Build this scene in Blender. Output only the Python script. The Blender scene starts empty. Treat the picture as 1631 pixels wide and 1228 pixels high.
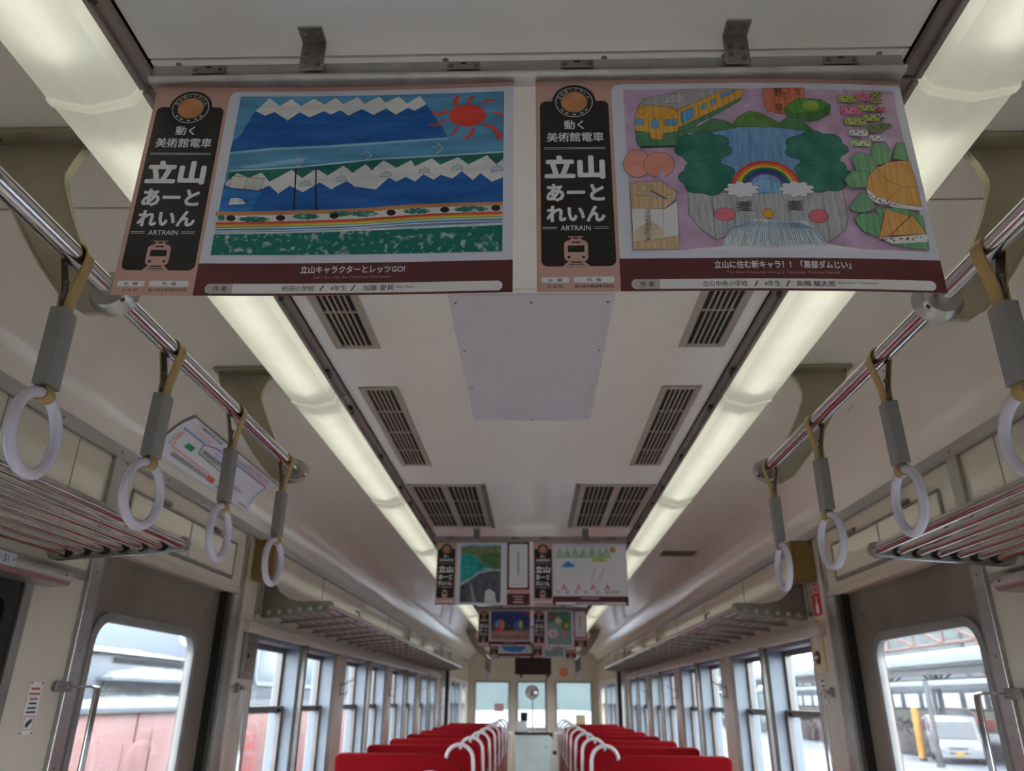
import bpy, bmesh, math, random
import numpy as np
from mathutils import Vector, Matrix
from mathutils.geometry import tessellate_polygon
random.seed(7)
S = bpy.context.scene
COL = S.collection
PI = math.pi

# ------------------------------------------------------------------ camera, world, exposure
PITCH, YAW, ROLL = math.radians(22.82), math.radians(1.705), math.radians(0.45)
CAM_LOC = Vector((0.01, 0.0, 1.38))
fwd = Vector((-math.sin(YAW) * math.cos(PITCH), math.cos(YAW) * math.cos(PITCH), math.sin(PITCH)))
rgt = Vector((math.cos(YAW), math.sin(YAW), 0))
upv = rgt.cross(fwd)
r2 = rgt * math.cos(ROLL) + upv * math.sin(ROLL)
u2 = upv * math.cos(ROLL) - rgt * math.sin(ROLL)
cam_data = bpy.data.cameras.new('camera')
cam = bpy.data.objects.new('camera', cam_data)
COL.objects.link(cam)
M = Matrix((r2, u2, -fwd)).transposed().to_4x4()
M.translation = CAM_LOC
cam.matrix_world = M
cam_data.sensor_width = 36.0
cam_data.lens = 1190.0 / 1631.0 * 36.0
cam_data.clip_start = 0.02
cam_data.clip_end = 500
cam_data.dof.use_dof = True
cam_data.dof.focus_distance = 1.05
cam_data.dof.aperture_fstop = 7.0
S.camera = cam

wd = bpy.data.worlds.new('overcast_sky')
S.world = wd
wd.use_nodes = True
bgn = wd.node_tree.nodes['Background']
bgn.inputs[0].default_value = (0.84, 0.92, 1.0, 1)
bgn.inputs[1].default_value = 2.3
S.view_settings.view_transform = 'Standard'
S.view_settings.look = 'None'
S.view_settings.exposure = 2.45
S.view_settings.gamma = 1.0
S.view_settings.use_curve_mapping = False
S.cycles.use_denoising = True
S.cycles.max_bounces = 12
S.cycles.diffuse_bounces = 6
S.cycles.transparent_max_bounces = 16
S.cycles.sample_clamp_indirect = 6.0
S.cycles.caustics_reflective = False
S.cycles.caustics_refractive = False
TUBE_POWER = 0.40
COVER_GLOW = 0.03

# ------------------------------------------------------------------ materials
def lin(c):
    return tuple(((v / 255.0) / 12.92 if v <= 10 else (((v / 255.0) + 0.055) / 1.055) ** 2.4) for v in c)
MATS = {}
def mat(name, rgb, rough=0.5, metal=0.0, var=0.0, scale=6.0, bump=0.0, spec=0.5, stretch=None, rvar=0.0):
    if name in MATS:
        return MATS[name]
    m = bpy.data.materials.new(name)
    m.use_nodes = True
    nt = m.node_tree
    b = nt.nodes['Principled BSDF']
    c = lin(rgb)
    b.inputs['Base Color'].default_value = (*c, 1)
    b.inputs['Roughness'].default_value = rough
    b.inputs['Metallic'].default_value = metal
    b.inputs['Specular IOR Level'].default_value = spec
    if var or bump or rvar:
        tc = nt.nodes.new('ShaderNodeTexCoord')
        mp = nt.nodes.new('ShaderNodeMapping')
        if stretch:
            mp.inputs['Scale'].default_value = stretch
        nt.links.new(tc.outputs['Object'], mp.inputs[0])
        nz = nt.nodes.new('ShaderNodeTexNoise')
        nz.inputs['Scale'].default_value = scale
        nz.inputs['Detail'].default_value = 5
        nt.links.new(mp.outputs[0], nz.inputs['Vector'])
        if var:
            rp = nt.nodes.new('ShaderNodeValToRGB')
            rp.color_ramp.elements[0].position = 0.3
            rp.color_ramp.elements[1].position = 0.7
            rp.color_ramp.elements[0].color = (*[v * (1 - var) for v in c], 1)
            rp.color_ramp.elements[1].color = (*[min(1, v * (1 + var)) for v in c], 1)
            nt.links.new(nz.outputs['Fac'], rp.inputs[0])
            nt.links.new(rp.outputs[0], b.inputs['Base Color'])
        if rvar:
            mr = nt.nodes.new('ShaderNodeMapRange')
            mr.inputs['To Min'].default_value = max(0.03, rough - rvar)
            mr.inputs['To Max'].default_value = rough + rvar
            nt.links.new(nz.outputs['Fac'], mr.inputs[0])
            nt.links.new(mr.outputs[0], b.inputs['Roughness'])
        if bump:
            bp = nt.nodes.new('ShaderNodeBump')
            bp.inputs['Strength'].default_value = bump
            bp.inputs['Distance'].default_value = 0.01
            nt.links.new(nz.outputs['Fac'], bp.inputs['Height'])
            nt.links.new(bp.outputs[0], b.inputs['Normal'])
    MATS[name] = m
    return m
def emis(name, rgb, strength):
    m = bpy.data.materials.new(name); m.use_nodes = True
    nt = m.node_tree; nt.nodes.clear()
    o = nt.nodes.new('ShaderNodeOutputMaterial'); e = nt.nodes.new('ShaderNodeEmission')
    e.inputs[0].default_value = (*rgb, 1); e.inputs[1].default_value = strength
    nt.links.new(e.outputs[0], o.inputs[0])
    MATS[name] = m
    return m
def glassmat(name, tint, haze, haze_col, specks=0.0):
    """thin window glass: see-through, faint sky sheen, a film of dirt and dried drops"""
    m = bpy.data.materials.new(name); m.use_nodes = True
    nt = m.node_tree; nt.nodes.clear()
    N = nt.nodes.new; L = nt.links.new
    o = N('ShaderNodeOutputMaterial')
    tr = N('ShaderNodeBsdfTransparent'); tr.inputs[0].default_value = (*tint, 1)
    gl = N('ShaderNodeBsdfGlossy'); gl.inputs['Roughness'].default_value = 0.03
    lw = N('ShaderNodeLayerWeight'); lw.inputs[0].default_value = 0.5
    pw = N('ShaderNodeMath'); pw.operation = 'POWER'; pw.inputs[1].default_value = 4.0; L(lw.outputs['Facing'], pw.inputs[0])
    fr = N('ShaderNodeMapRange'); fr.inputs['To Min'].default_value = 0.025; fr.inputs['To Max'].default_value = 0.5; L(pw.outputs[0], fr.inputs[0])
    m1 = N('ShaderNodeMixShader'); L(fr.outputs[0], m1.inputs[0]); L(tr.outputs[0], m1.inputs[1]); L(gl.outputs[0], m1.inputs[2])
    tl = N('ShaderNodeBsdfTranslucent'); tl.inputs[0].default_value = (*haze_col, 1)
    tc = N('ShaderNodeTexCoord'); nz = N('ShaderNodeTexNoise'); nz.inputs['Scale'].default_value = 5; nz.inputs['Detail'].default_value = 6
    L(tc.outputs['Object'], nz.inputs['Vector'])
    mr = N('ShaderNodeMapRange'); mr.inputs['To Min'].default_value = haze * 0.4; mr.inputs['To Max'].default_value = haze * 1.6
    L(nz.outputs['Fac'], mr.inputs[0])
    fac = mr.outputs[0]
    if specks:
        vo = N('ShaderNodeTexVoronoi'); vo.inputs['Scale'].default_value = 95
        L(tc.outputs['Object'], vo.inputs['Vector'])
        lt = N('ShaderNodeMath'); lt.operation = 'LESS_THAN'; lt.inputs[1].default_value = 0.2
        L(vo.outputs['Distance'], lt.inputs[0])
        n2 = N('ShaderNodeTexNoise'); n2.inputs['Scale'].default_value = 3.5; L(tc.outputs['Object'], n2.inputs['Vector'])
        g2 = N('ShaderNodeMapRange'); g2.inputs['From Min'].default_value = 0.45; g2.inputs['From Max'].default_value = 0.65
        g2.inputs['To Max'].default_value = specks; L(n2.outputs['Fac'], g2.inputs[0])
        mu = N('ShaderNodeMath'); mu.operation = 'MULTIPLY'; L(lt.outputs[0], mu.inputs[0]); L(g2.outputs[0], mu.inputs[1])
        ad = N('ShaderNodeMath'); ad.operation = 'ADD'; ad.use_clamp = True; L(fac, ad.inputs[0]); L(mu.outputs[0], ad.inputs[1])
        fac = ad.outputs[0]
    m2 = N('ShaderNodeMixShader'); L(fac, m2.inputs[0]); L(m1.outputs[0], m2.inputs[1]); L(tl.outputs[0], m2.inputs[2])
    L(m2.outputs[0], o.inputs[0])
    MATS[name] = m
    return m

M_CEIL = mat('ceiling_laminate', (236, 233, 228), 0.2, 0, 0.015, 1.5)
M_SIDE = mat('side_ceiling_laminate', (234, 228, 218), 0.16, 0, 0.02, 1.5, spec=0.6)
M_WALL = mat('beige_wall_laminate', (197, 186, 171), 0.3, 0, 0.025, 4, 0.0)
M_SLOPE = mat('upper_wall_laminate', (216, 206, 188), 0.09, 0, 0.03, 3, 0.06, spec=0.6)
M_SEAM = mat('dark_seam', (52, 47, 44), 0.8)
M_ALU = mat('brushed_aluminium', (176, 174, 170), 0.34, 0.9, 0.12, 30, 0.03, stretch=(1, 0.06, 1), rvar=0.1)
M_ALUD = mat('dull_aluminium', (150, 146, 140), 0.45, 0.85, 0.15, 14, 0.04, rvar=0.1)
M_STEEL = mat('stained_door_steel', (128, 117, 106), 0.42, 0.5, 0.3, 2.2, 0.03, stretch=(1, 1, 0.6))
M_CHROME = mat('polished_steel_tube', (205, 203, 204), 0.17, 1.0, 0.04, 40, 0.0)
M_RACK = mat('rack_tube_steel', (184, 180, 176), 0.25, 1.0, 0.06, 30)
M_BRKT = mat('bracket_plate_steel', (168, 160, 142), 0.4, 0.35, 0.18, 8, 0.03)
M_BRKL = mat('bracket_edge_steel', (176, 170, 146), 0.4, 0.7, 0.12, 12)
M_DARKM = mat('dark_channel_metal', (134, 122, 116), 0.5, 0.3, 0.25, 9, 0.03)
M_BLACK = mat('black_rubber', (16, 15, 15), 0.6)
M_SCREW = mat('screw_steel', (120, 114, 108), 0.35, 0.9)
M_BELT = mat('tan_vinyl_belt', (172, 146, 88), 0.32, 0, 0.18, 30, 0.05)
M_BELTD = mat('dark_belt_back', (58, 50, 36), 0.5, 0, 0.2, 20)
M_SLEEVE = mat('grey_plastic_sleeve', (137, 136, 132), 0.42, 0, 0.06, 20, 0.04)
M_RING = mat('white_plastic_ring', (209, 205, 220), 0.22, 0, 0.03, 8)
M_WOOD = mat('ochre_box_paint', (125, 99, 55), 0.4, 0, 0.18, 8, 0.02, stretch=(1, 1, 0.2))
M_RED = mat('red_seat_moquette', (127, 4, 14), 0.9, 0, 0.12, 60, 0.15, spec=0.15)
M_REDS = mat('brown_red_seat_side', (122, 40, 32), 0.5, 0, 0.1, 10)
M_HAND = mat('pale_handle_coating', (206, 200, 198), 0.35, 0, 0.04, 20)
M_FLOOR = mat('brown_floor_vinyl', (206, 198, 188), 0.5, 0, 0.12, 9, 0.02)
M_WHITEP = mat('white_paint', (214, 214, 212), 0.4)
M_FGREY = mat('farebox_grey', (176, 186, 184), 0.45, 0.1, 0.05, 6)
M_GRILLE = mat('vent_slat_paint', (170, 160, 146), 0.45, 0.1, 0.08, 20)
M_VDARK = mat('vent_dark', (30, 25, 22), 0.8)
M_PALE = mat('pale_blue_white_panel', (204, 203, 212), 0.45, 0, 0.03, 5)
M_GLASS = glassmat('window_glass', (0.98, 0.99, 0.995), 0.006, (0.9, 0.95, 1.0), 0.0)
M_GLASSD = glassmat('door_glass', (0.98, 0.99, 0.995), 0.008, (0.9, 0.95, 1.0), 0.16)
M_GLASSK = glassmat('dark_glass', (0.05, 0.05, 0.055), 0.02, (0.3, 0.3, 0.3), 0.0)
M_TUBE = emis('fluorescent_tube', (1.0, 1.0, 0.88), TUBE_POWER)

def cover_material():
    m = bpy.data.materials.new('milky_light_cover'); m.use_nodes = True
    nt = m.node_tree; nt.nodes.clear(); N = nt.nodes.new; L = nt.links.new
    o = N('ShaderNodeOutputMaterial')
    tl = N('ShaderNodeBsdfTranslucent'); tl.inputs[0].default_value = (0.86, 0.87, 0.78, 1)
    df = N('ShaderNodeBsdfDiffuse'); df.inputs[0].default_value = (0.80, 0.80, 0.74, 1)
    gl = N('ShaderNodeBsdfGlossy'); gl.inputs['Roughness'].default_value = 0.25
    em = N('ShaderNodeEmission'); em.inputs[0].default_value = (1.0, 1.0, 0.84, 1); em.inputs[1].default_value = COVER_GLOW
    tc = N('ShaderNodeTexCoord'); nz = N('ShaderNodeTexNoise'); nz.inputs['Scale'].default_value = 7; nz.inputs['Detail'].default_value = 8
    L(tc.outputs['Object'], nz.inputs['Vector'])
    rp = N('ShaderNodeValToRGB'); rp.color_ramp.elements[0].position = 0.2; rp.color_ramp.elements[0].color = (0.78, 0.77, 0.68, 1)
    rp.color_ramp.elements[1].position = 0.55; rp.color_ramp.elements[1].color = (0.88, 0.89, 0.82, 1)
    L(nz.outputs['Fac'], rp.inputs[0]); L(rp.outputs[0], tl.inputs[0])
    a = N('ShaderNodeMixShader'); a.inputs[0].default_value = 0.42; L(tl.outputs[0], a.inputs[1]); L(df.outputs[0], a.inputs[2])
    b = N('ShaderNodeMixShader'); b.inputs[0].default_value = 0.05; L(a.outputs[0], b.inputs[1]); L(gl.outputs[0], b.inputs[2])
    c = N('ShaderNodeAddShader'); L(b.outputs[0], c.inputs[0]); L(em.outputs[0], c.inputs[1])
    L(c.outputs[0], o.inputs[0]); MATS['milky_light_cover'] = m
    return m
M_COVER = cover_material()

# ------------------------------------------------------------------ mesh toolkit
class MB:
    def __init__(s): s.v = []; s.f = []; s.m = []
    def add(s, vs, fs, m=0):
        o = len(s.v); s.v += [tuple(p) for p in vs]
        for f in fs: s.f.append(tuple(i + o for i in f)); s.m.append(m)
        return s
    def box(s, x0, x1, y0, y1, z0, z1, m=0):
        vs = [(x, y, z) for z in (z0, z1) for y in (y0, y1) for x in (x0, x1)]
        return s.add(vs, [(0, 2, 3, 1), (4, 5, 7, 6), (0, 1, 5, 4), (2, 6, 7, 3), (0, 4, 6, 2), (1, 3, 7, 5)], m)
    def prism(s, poly, axis, a0, a1, m=0):
        def P(p, a):
            return (a, p[0], p[1]) if axis == 'x' else (p[0], a, p[1]) if axis == 'y' else (p[0], p[1], a)
        n = len(poly)
        vs = [P(p, a0) for p in poly] + [P(p, a1) for p in poly]
        fs = [tuple(range(n)), tuple(range(2 * n - 1, n - 1, -1))] + [(i, (i + 1) % n, n + (i + 1) % n, n + i) for i in range(n)]
        return s.add(vs, fs, m)
    def tube(s, pts, r, n=10, m=0, closed=False, cap=True):
        pts = [Vector(p) for p in pts]; k = len(pts); vs = []; prev = None
        for i, p in enumerate(pts):
            if closed: t = (pts[(i + 1) % k] - pts[i - 1])
            else: t = pts[min(i + 1, k - 1)] - pts[max(i - 1, 0)]
            t.normalize()
            if prev is None:
                a = Vector((0, 0, 1)) if abs(t.z) < 0.9 else Vector((1, 0, 0))
                nrm = (a - t * a.dot(t)).normalized()
            else:
                nrm = (prev - t * prev.dot(t)).normalized()
            prev = nrm; b = t.cross(nrm)
            rr = r[i] if isinstance(r, (list, tuple)) else r
            for j in range(n):
                a = 2 * PI * j / n
                vs.append(p + nrm * (math.cos(a) * rr) + b * (math.sin(a) * rr))
        fs = []
        for i in range(k if closed else k - 1):
            for j in range(n):
                a = i * n + j; b = i * n + (j + 1) % n; c = ((i + 1) % k) * n
                fs.append((a, b, c + (j + 1) % n, c + j))
        if not closed and cap:
            fs.append(tuple(range(n - 1, -1, -1))); fs.append(tuple((k - 1) * n + j for j in range(n)))
        return s.add(vs, fs, m)
    def cyl(s, p0, p1, r, n=12, m=0): return s.tube([p0, p1], r, n, m)
    def torus(s, c, R, r, plane='yz', n=28, k=10, m=0):
        pts = []
        for i in range(n):
            a = 2 * PI * i / n; A, B = math.cos(a) * R, math.sin(a) * R
            pts.append((c[0], c[1] + A, c[2] + B) if plane == 'yz' else (c[0] + A, c[1], c[2] + B) if plane == 'xz' else (c[0] + A, c[1] + B, c[2]))
        return s.tube(pts, r, k, m, closed=True)
    def ball(s, c, rx, ry, rz, n=12, k=8, m=0):
        vs = []; fs = []
        for i in range(k + 1):
            t = PI * i / k
            for j in range(n):
                a = 2 * PI * j / n
                vs.append((c[0] + rx * math.sin(t) * math.cos(a), c[1] + ry * math.sin(t) * math.sin(a), c[2] + rz * math.cos(t)))
        for i in range(k):
            for j in range(n): fs.append((i * n + j, (i + 1) * n + j, (i + 1) * n + (j + 1) % n, i * n + (j + 1) % n))
        return s.add(vs, fs, m)
    def lathe(s, prof, c, axis='y', n=24, m=0):
        vs = []; fs = []; k = len(prof)
        for r, h in prof:
            for j in range(n):
                a = 2 * PI * j / n; A, B = r * math.cos(a), r * math.sin(a)
                vs.append((c[0] + A, c[1] + h, c[2] + B) if axis == 'y' else (c[0] + h, c[1] + A, c[2] + B) if axis == 'x' else (c[0] + A, c[1] + B, c[2] + h))
        for i in range(k - 1):
            for j in range(n): fs.append((i * n + j, i * n + (j + 1) % n, (i + 1) * n + (j + 1) % n, (i + 1) * n + j))
        fs.append(tuple(range(n))); fs.append(tuple((k - 1) * n + j for j in range(n)))
        return s.add(vs, fs, m)
    def ribbon(s, path, w, t, axis_y=0.0, m=0):
        """a strip of width w along y that follows a path in the xz plane"""
        k = len(path); vs = []; fs = []
        P = [Vector((p[0], p[1])) for p in path]
        for i in range(k):
            d = (P[min(i + 1, k - 1)] - P[max(i - 1, 0)]).normalized(); nn = Vector((-d.y, d.x)) * (t / 2)
            a = P[i] + nn; b = P[i] - nn
            for q in (a, b):
                vs.append((q.x, axis_y - w / 2, q.y)); vs.append((q.x, axis_y + w / 2, q.y))
        for i in range(k - 1):
            o = i * 4; p = o + 4
            fs += [(o, o + 1, p + 1, p), (o + 2, p + 2, p + 3, o + 3), (o, p, p + 2, o + 2), (o + 1, o + 3, p + 3, p + 1)]
        fs += [(0, 2, 3, 1), ((k - 1) * 4, (k - 1) * 4 + 1, (k - 1) * 4 + 3, (k - 1) * 4 + 2)]
        return s.add(vs, fs, m)
    def flip(s, sx):
        if sx < 0:
            s.v = [(-p[0], p[1], p[2]) for p in s.v]
        return s
    def mesh(s, name, mats, bevel=0.0, seg=2, ang=35):
        me = bpy.data.meshes.new(name); me.from_pydata(s.v, [], s.f)
        mats = mats if isinstance(mats, (list, tuple)) else [mats]
        for q in mats: me.materials.append(q)
        for i, p in enumerate(me.polygons): p.material_index = s.m[i]
        b = bmesh.new(); b.from_mesh(me)
        bmesh.ops.recalc_face_normals(b, faces=b.faces)
        if bevel:
            ed = [e for e in b.edges if len(e.link_faces) == 2 and e.calc_face_angle(0) > math.radians(40)]
            bmesh.ops.bevel(b, geom=ed, offset=bevel, segments=seg, affect='EDGES', profile=0.6, clamp_overlap=True)
        b.to_mesh(me); b.free()
        for p in me.polygons: p.use_smooth = True
        me.set_sharp_from_angle(angle=math.radians(ang))
        return me
    def build(s, name, mats, parent=None, **k): return obj(name, s.mesh(name, mats, **k), parent)

def obj(name, me, parent=None, loc=None):
    o = bpy.data.objects.new(name, me); COL.objects.link(o)
    if parent: o.parent = parent
    if loc: o.location = loc
    return o
def tag(o, label=None, cat=None, group=None, kind=None):
    if label: o['label'] = label
    if cat: o['category'] = cat
    if group: o['group'] = group
    if kind: o['kind'] = kind
    return o
def thing(name, label, cat, loc=(0, 0, 0), group=None, kind=None):
    o = bpy.data.objects.new(name, None); COL.objects.link(o); o.location = loc
    o.empty_display_size = 0.05
    return tag(o, label, cat, group, kind)
def copy_tree(o, parent=None):
    c = o.copy(); COL.objects.link(c)
    if parent: c.parent = parent
    for ch in list(o.children): copy_tree(ch, c)
    return c
ORD = ['first', 'second', 'third', 'fourth', 'fifth', 'sixth', 'seventh', 'eighth', 'ninth', 'tenth', 'eleventh', 'twelfth', 'thirteenth', 'fourteenth', 'fifteenth', 'sixteenth']
SIDE = {-1: 'left', 1: 'right'}

def rrect(x0, x1, y0, y1, r, n=6):
    out = []
    for cx, cy, a0 in ((x1 - r, y1 - r, 0), (x0 + r, y1 - r, 90), (x0 + r, y0 + r, 180), (x1 - r, y0 + r, 270)):
        for i in range(n + 1):
            a = math.radians(a0 + 90 * i / n); out.append((cx + r * math.cos(a), cy + r * math.sin(a)))
    return out
def holed_plate(mb, x0, x1, outer, hole, r, n=6, m=0):
    """plate between x0..x1 in the yz plane with a rounded window opening"""
    Y0, Y1, Z0, Z1 = outer
    inn = rrect(*hole, r, n)
    cs = [(Y1, Z1), (Y0, Z1), (Y0, Z0), (Y1, Z0)]
    out = []
    for q in range(4): out += [cs[q]] * (n + 1)
    k = len(inn)
    for xa, rev in ((x0, 0), (x1, 1)):
        vs = [(xa, *p) for p in inn] + [(xa, *p) for p in cs]
        fs = []
        for i in range(k):
            j = (i + 1) % k; a, b = i // (n + 1), j // (n + 1)
            fs.append((i, j, k + a) if a == b else (i, j, k + b, k + a))
        mb.add(vs, fs, m)
    vs = [(x0, *p) for p in inn] + [(x1, *p) for p in inn]
    mb.add(vs, [(i, (i + 1) % k, k + (i + 1) % k, k + i) for i in range(k)], m)
    vs = [(x0, *p) for p in cs] + [(x1, *p) for p in cs]
    mb.add(vs, [(i, (i + 1) % 4, 4 + (i + 1) % 4, 4 + i) for i in range(4)], m)
def ring_plate(mb, x0, x1, a, ra, b, rb, n=6, m=0):
    """rounded rectangular ring (gasket) between outline a and outline b in the yz plane"""
    A, B = rrect(*a, ra, n), rrect(*b, rb, n); k = len(A)
    vs = [(x0, *p) for p in A] + [(x0, *p) for p in B] + [(x1, *p) for p in A] + [(x1, *p) for p in B]
    fs = []
    for i in range(k):
        j = (i + 1) % k
        fs += [(i, j, k + j, k + i), (2 * k + i, 3 * k + i, 3 * k + j, 2 * k + j), (i, 2 * k + i, 2 * k + j, j), (k + i, k + j, 3 * k + j, 3 * k + i)]
    mb.add(vs, fs, m)

SCREW = MB().lathe([(0.0042, 0.0), (0.0042, -0.0012), (0.0022, -0.0024)], (0, 0, 0), 'z', 10).mesh('screw', M_SCREW)
def screw(parent, loc, rot=None, sc=1.0):
    o = obj('screw', SCREW, parent, loc)
    if rot: o.rotation_euler = rot
    if sc != 1: o.scale = (sc, sc, sc)
    return o

# ------------------------------------------------------------------ shell of the carriage
Y_BACK, Y_FRONT = -2.2, 16.2
FLOOR = MB().box(-1.42, 1.42, Y_BACK, Y_FRONT + 0.1, -0.06, 0.0).build('floor', M_FLOOR)
tag(FLOOR, 'pale vinyl floor of the carriage aisle', 'floor', kind='structure')

COVE = [(0.748, 2.286), (0.92, 2.287), (1.09, 2.285), (1.13, 2.281), (1.168, 2.270), (1.205, 2.248), (1.238, 2.216), (1.262, 2.178), (1.278, 2.13), (1.286, 2.08)]
# dark backing above the panels (shows only in the joints)
mb = MB()
prof = [(-1.44, 2.09), (-1.305, 2.09), (-1.295, 2.14), (-1.27, 2.20), (-1.21, 2.262), (-1.13, 2.295), (1.13, 2.295), (1.21, 2.262), (1.27, 2.20), (1.295, 2.14), (1.305, 2.09), (1.44, 2.09), (1.44, 2.4), (-1.44, 2.4)]
mb.prism(prof, 'y', Y_BACK, Y_FRONT + 0.1)
CEIL = mb.build('ceiling', M_SEAM)
tag(CEIL, 'pale laminate carriage ceiling made of long panels', 'ceiling', kind='structure')
yb = [Y_BACK, -0.9, 0.842, 1.54, 3.236, 5.0, 6.7, 8.4, 10.1, 11.8, 13.5, Y_FRONT]
for a, b in zip(yb[:-1], yb[1:]):
    o = MB().box(-0.572, 0.572, a + 0.0018, b - 0.0018, 2.275, 2.288).build('ceiling_panel', M_CEIL, CEIL, bevel=0.001, seg=1)
for x in (-0.53, -0.335, -0.12, 0.12, 0.30, 0.53):
    screw(CEIL, (x, 0.852, 2.2752), sc=1.1)
sb = [Y_BACK, -1.25, 1.225, 3.70, 6.17, 8.64, 11.11, 13.58, Y_FRONT]
for s in (-1, 1):
    for a, b in zip(sb[:-1], sb[1:]):
        n = len(COVE)
        poly = COVE + [(p[0] + 0.008, p[1] + 0.008) for p in reversed(COVE)]
        MB().prism(poly, 'y', a + 0.003, b - 0.003).flip(s).build('cove_panel', M_SIDE, CEIL, ang=50)
# a few screws on the right cove panel
for (x, y) in ((1.07, 2.34), (1.07, 2.37), (1.05, 2.05), (0.97, 2.56), (1.0, 2.9)):
    z = np.interp(x, [p[0] for p in COVE], [p[1] for p in COVE]); screw(CEIL, (x, y, z), sc=0.8)

WIN_Z0, WIN_Z1 = 0.86, 1.655
DOORS = [(2.26, 3.40), (11.3, 12.44)]
OPEN = [(-1.2, -0.465), (-0.4, 0.335), (0.42, 1.155), (1.195, 1.93)]
for k in range(4):
    y = 3.70 + 1.83 * k
    OPEN += [(y, y + 0.735), (y + 0.785, y + 1.52)]
OPEN += [(12.75, 13.485), (13.535, 14.27), (14.75, 15.45)]
def wall_x(z):
    return 1.30
for s in (-1, 1):
    mb = MB(); ys = Y_BACK
    segs = []
    for d0, d1 in DOORS + [(Y_FRONT + 0.1, None)]:
        segs.append((ys, d0)); ys = d1
    for a, b in segs:
        mb.box(1.30, 1.44, a, b, 0, WIN_Z0); mb.box(1.30, 1.44, a, b, WIN_Z1, 1.72)
        mb.box(1.30, 1.44, a, b, 1.72, 2.085, 1)
        y = a
        for o0, o1 in [o for o in OPEN if a < o[0] < b] + [(b, None)]:
            if o0 > y: mb.box(1.30, 1.44, y, o0, WIN_Z0, WIN_Z1)
            y = o1
    for d0, d1 in DOORS:
        mb.box(1.30, 1.44, d0, d1, 1.80, 2.085, 1)
    W = mb.flip(s).build('wall_' + SIDE[s], [M_WALL, M_SLOPE])
    tag(W, 'beige laminate side wall on the %s of the carriage' % SIDE[s], 'wall', kind='structure')
    def strip(y0, y1, z0, z1, proud, m=M_ALU, name='cover_strip'):
        zs = [z0] + ([1.72] if z0 < 1.72 < z1 else []) + [z1]
        poly = [(wall_x(z) - proud, z) for z in zs] + [(wall_x(z) + 0.002, z) for z in reversed(zs)]
        return MB().prism(poly, 'y', y0, y1).flip(s).build(name, m, W, bevel=0.0015, seg=1)
    for d0, d1 in DOORS:
        strip(d0 - 0.06, d0 - 0.004, 0.0, 2.085, 0.014)
        strip(d0 - 0.30, d0 - 0.061, 1.694, 1.718, 0.006)
        strip(d1 - 0.012, d1 + 0.022, 0.0, 2.085, 0.012)
        # reveal of the door pocket
        MB().box(1.285, 1.44, d1 - 0.09, d1 - 0.012, 0, 1.80).flip(s).build('door_post', M_ALU, W, bevel=0.003)
        MB().box(1.30, 1.44, d1 - 0.13, d1 - 0.09, 0, 1.80).flip(s).build('door_seal', M_BLACK, W)
        MB().box(1.29, 1.44, d0 - 0.005, d0 + 0.012, 0, 1.80).flip(s).build('door_post', M_ALUD, W)
        # framed access panel over the door on the sloping wall
        def slanted(y0, y1, z0, z1, p0, p1, m, name, par):
            poly = [(wall_x(z0) - p0, z0), (wall_x(z0) - p1, z0), (wall_x(z1) - p1, z1), (wall_x(z1) - p0, z1)]
            return MB().prism(poly, 'y', y0, y1).flip(s).build(name, m, par, bevel=0.001, seg=1)
        ya, yz, za, zz = d0 + 0.10, d1 - 0.13, 1.868, 2.0
        pan = slanted(ya, yz, za, zz, 0.001, 0.004, M_SLOPE, 'access_panel', W)
        slanted(ya - 0.006, yz + 0.006, za - 0.014, za, 0.0, 0.007, M_ALUD, 'panel_frame', pan)
        slanted(ya - 0.006, yz + 0.006, zz, zz + 0.010, 0.0, 0.007, M_ALUD, 'panel_frame', pan)
        slanted(ya - 0.012, ya, za, zz, 0.0, 0.007, M_ALUD, 'panel_frame', pan)
        slanted(yz, yz + 0.012, za, zz, 0.0, 0.007, M_ALUD, 'panel_frame', pan)
        slanted((ya + yz) / 2 - 0.004, (ya + yz) / 2 + 0.004, za, zz, 0.003, 0.006, M_ALUD, 'panel_rib', pan)
        slanted((ya + yz) / 2 + 0.2, (ya + yz) / 2 + 0.27, zz + 0.012, zz + 0.026, 0.0, 0.014, M_DARKM, 'panel_hinge', pan)
        slanted((ya + yz) / 2 - 0.27, (ya + yz) / 2 - 0.2, zz + 0.012, zz + 0.026, 0.0, 0.014, M_DARKM, 'panel_hinge', pan)
        strip(d0, d1, 1.803, 1.825, 0.008, M_WALL, 'lintel_lip')
        for z in (1.72, 1.5, 1.2, 1.9):
            screw(W, (s * (wall_x(z) - 0.014), d0 - 0.032, z), (0, s * PI / 2, 0), 0.9)
    # seams and strips of the upper wall
    for y in (0.2, 1.1, 1.7, 2.02, 3.62, 4.75, 5.9, 7.05, 8.2, 9.35, 10.5, 12.6, 13.8, 15.0):
        strip(y - 0.002, y + 0.002, 1.722, 2.085, 0.002, M_SEAM if y > 3.5 else M_ALUD, 'panel_joint')
    # strip at the foot of the cove
    T = MB().prism([(1.286, 2.072), (1.301, 2.072), (1.301, 2.104), (1.279, 2.108)], 'y', Y_BACK, Y_FRONT).flip(s).build('trim_%d' % (1 if s < 0 else 2), M_ALU)
    tag(T, 'long aluminium strip along the %s cove above the windows' % SIDE[s], 'trim', kind='structure')
    for k in range(24):
        screw(T, (s * 1.2825, 0.3 + k * 0.32, 2.09), (0, s * (PI / 2 - 0.2), 0), 0.9)
    # pale pillar strips between window pairs
    for k in range(4):
        y = 3.70 + 1.83 * k
        MB().box(1.286, 1.301, y + 1.545, y + 1.805, WIN_Z0, 1.70).flip(s).build('pillar_cover', M_WALL, W, bevel=0.004)
        MB().box(1.27, 1.305, y + 0.742, y + 0.778, WIN_Z0, 1.66).flip(s).build('mullion', M_ALUD, W, bevel=0.004)
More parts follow.
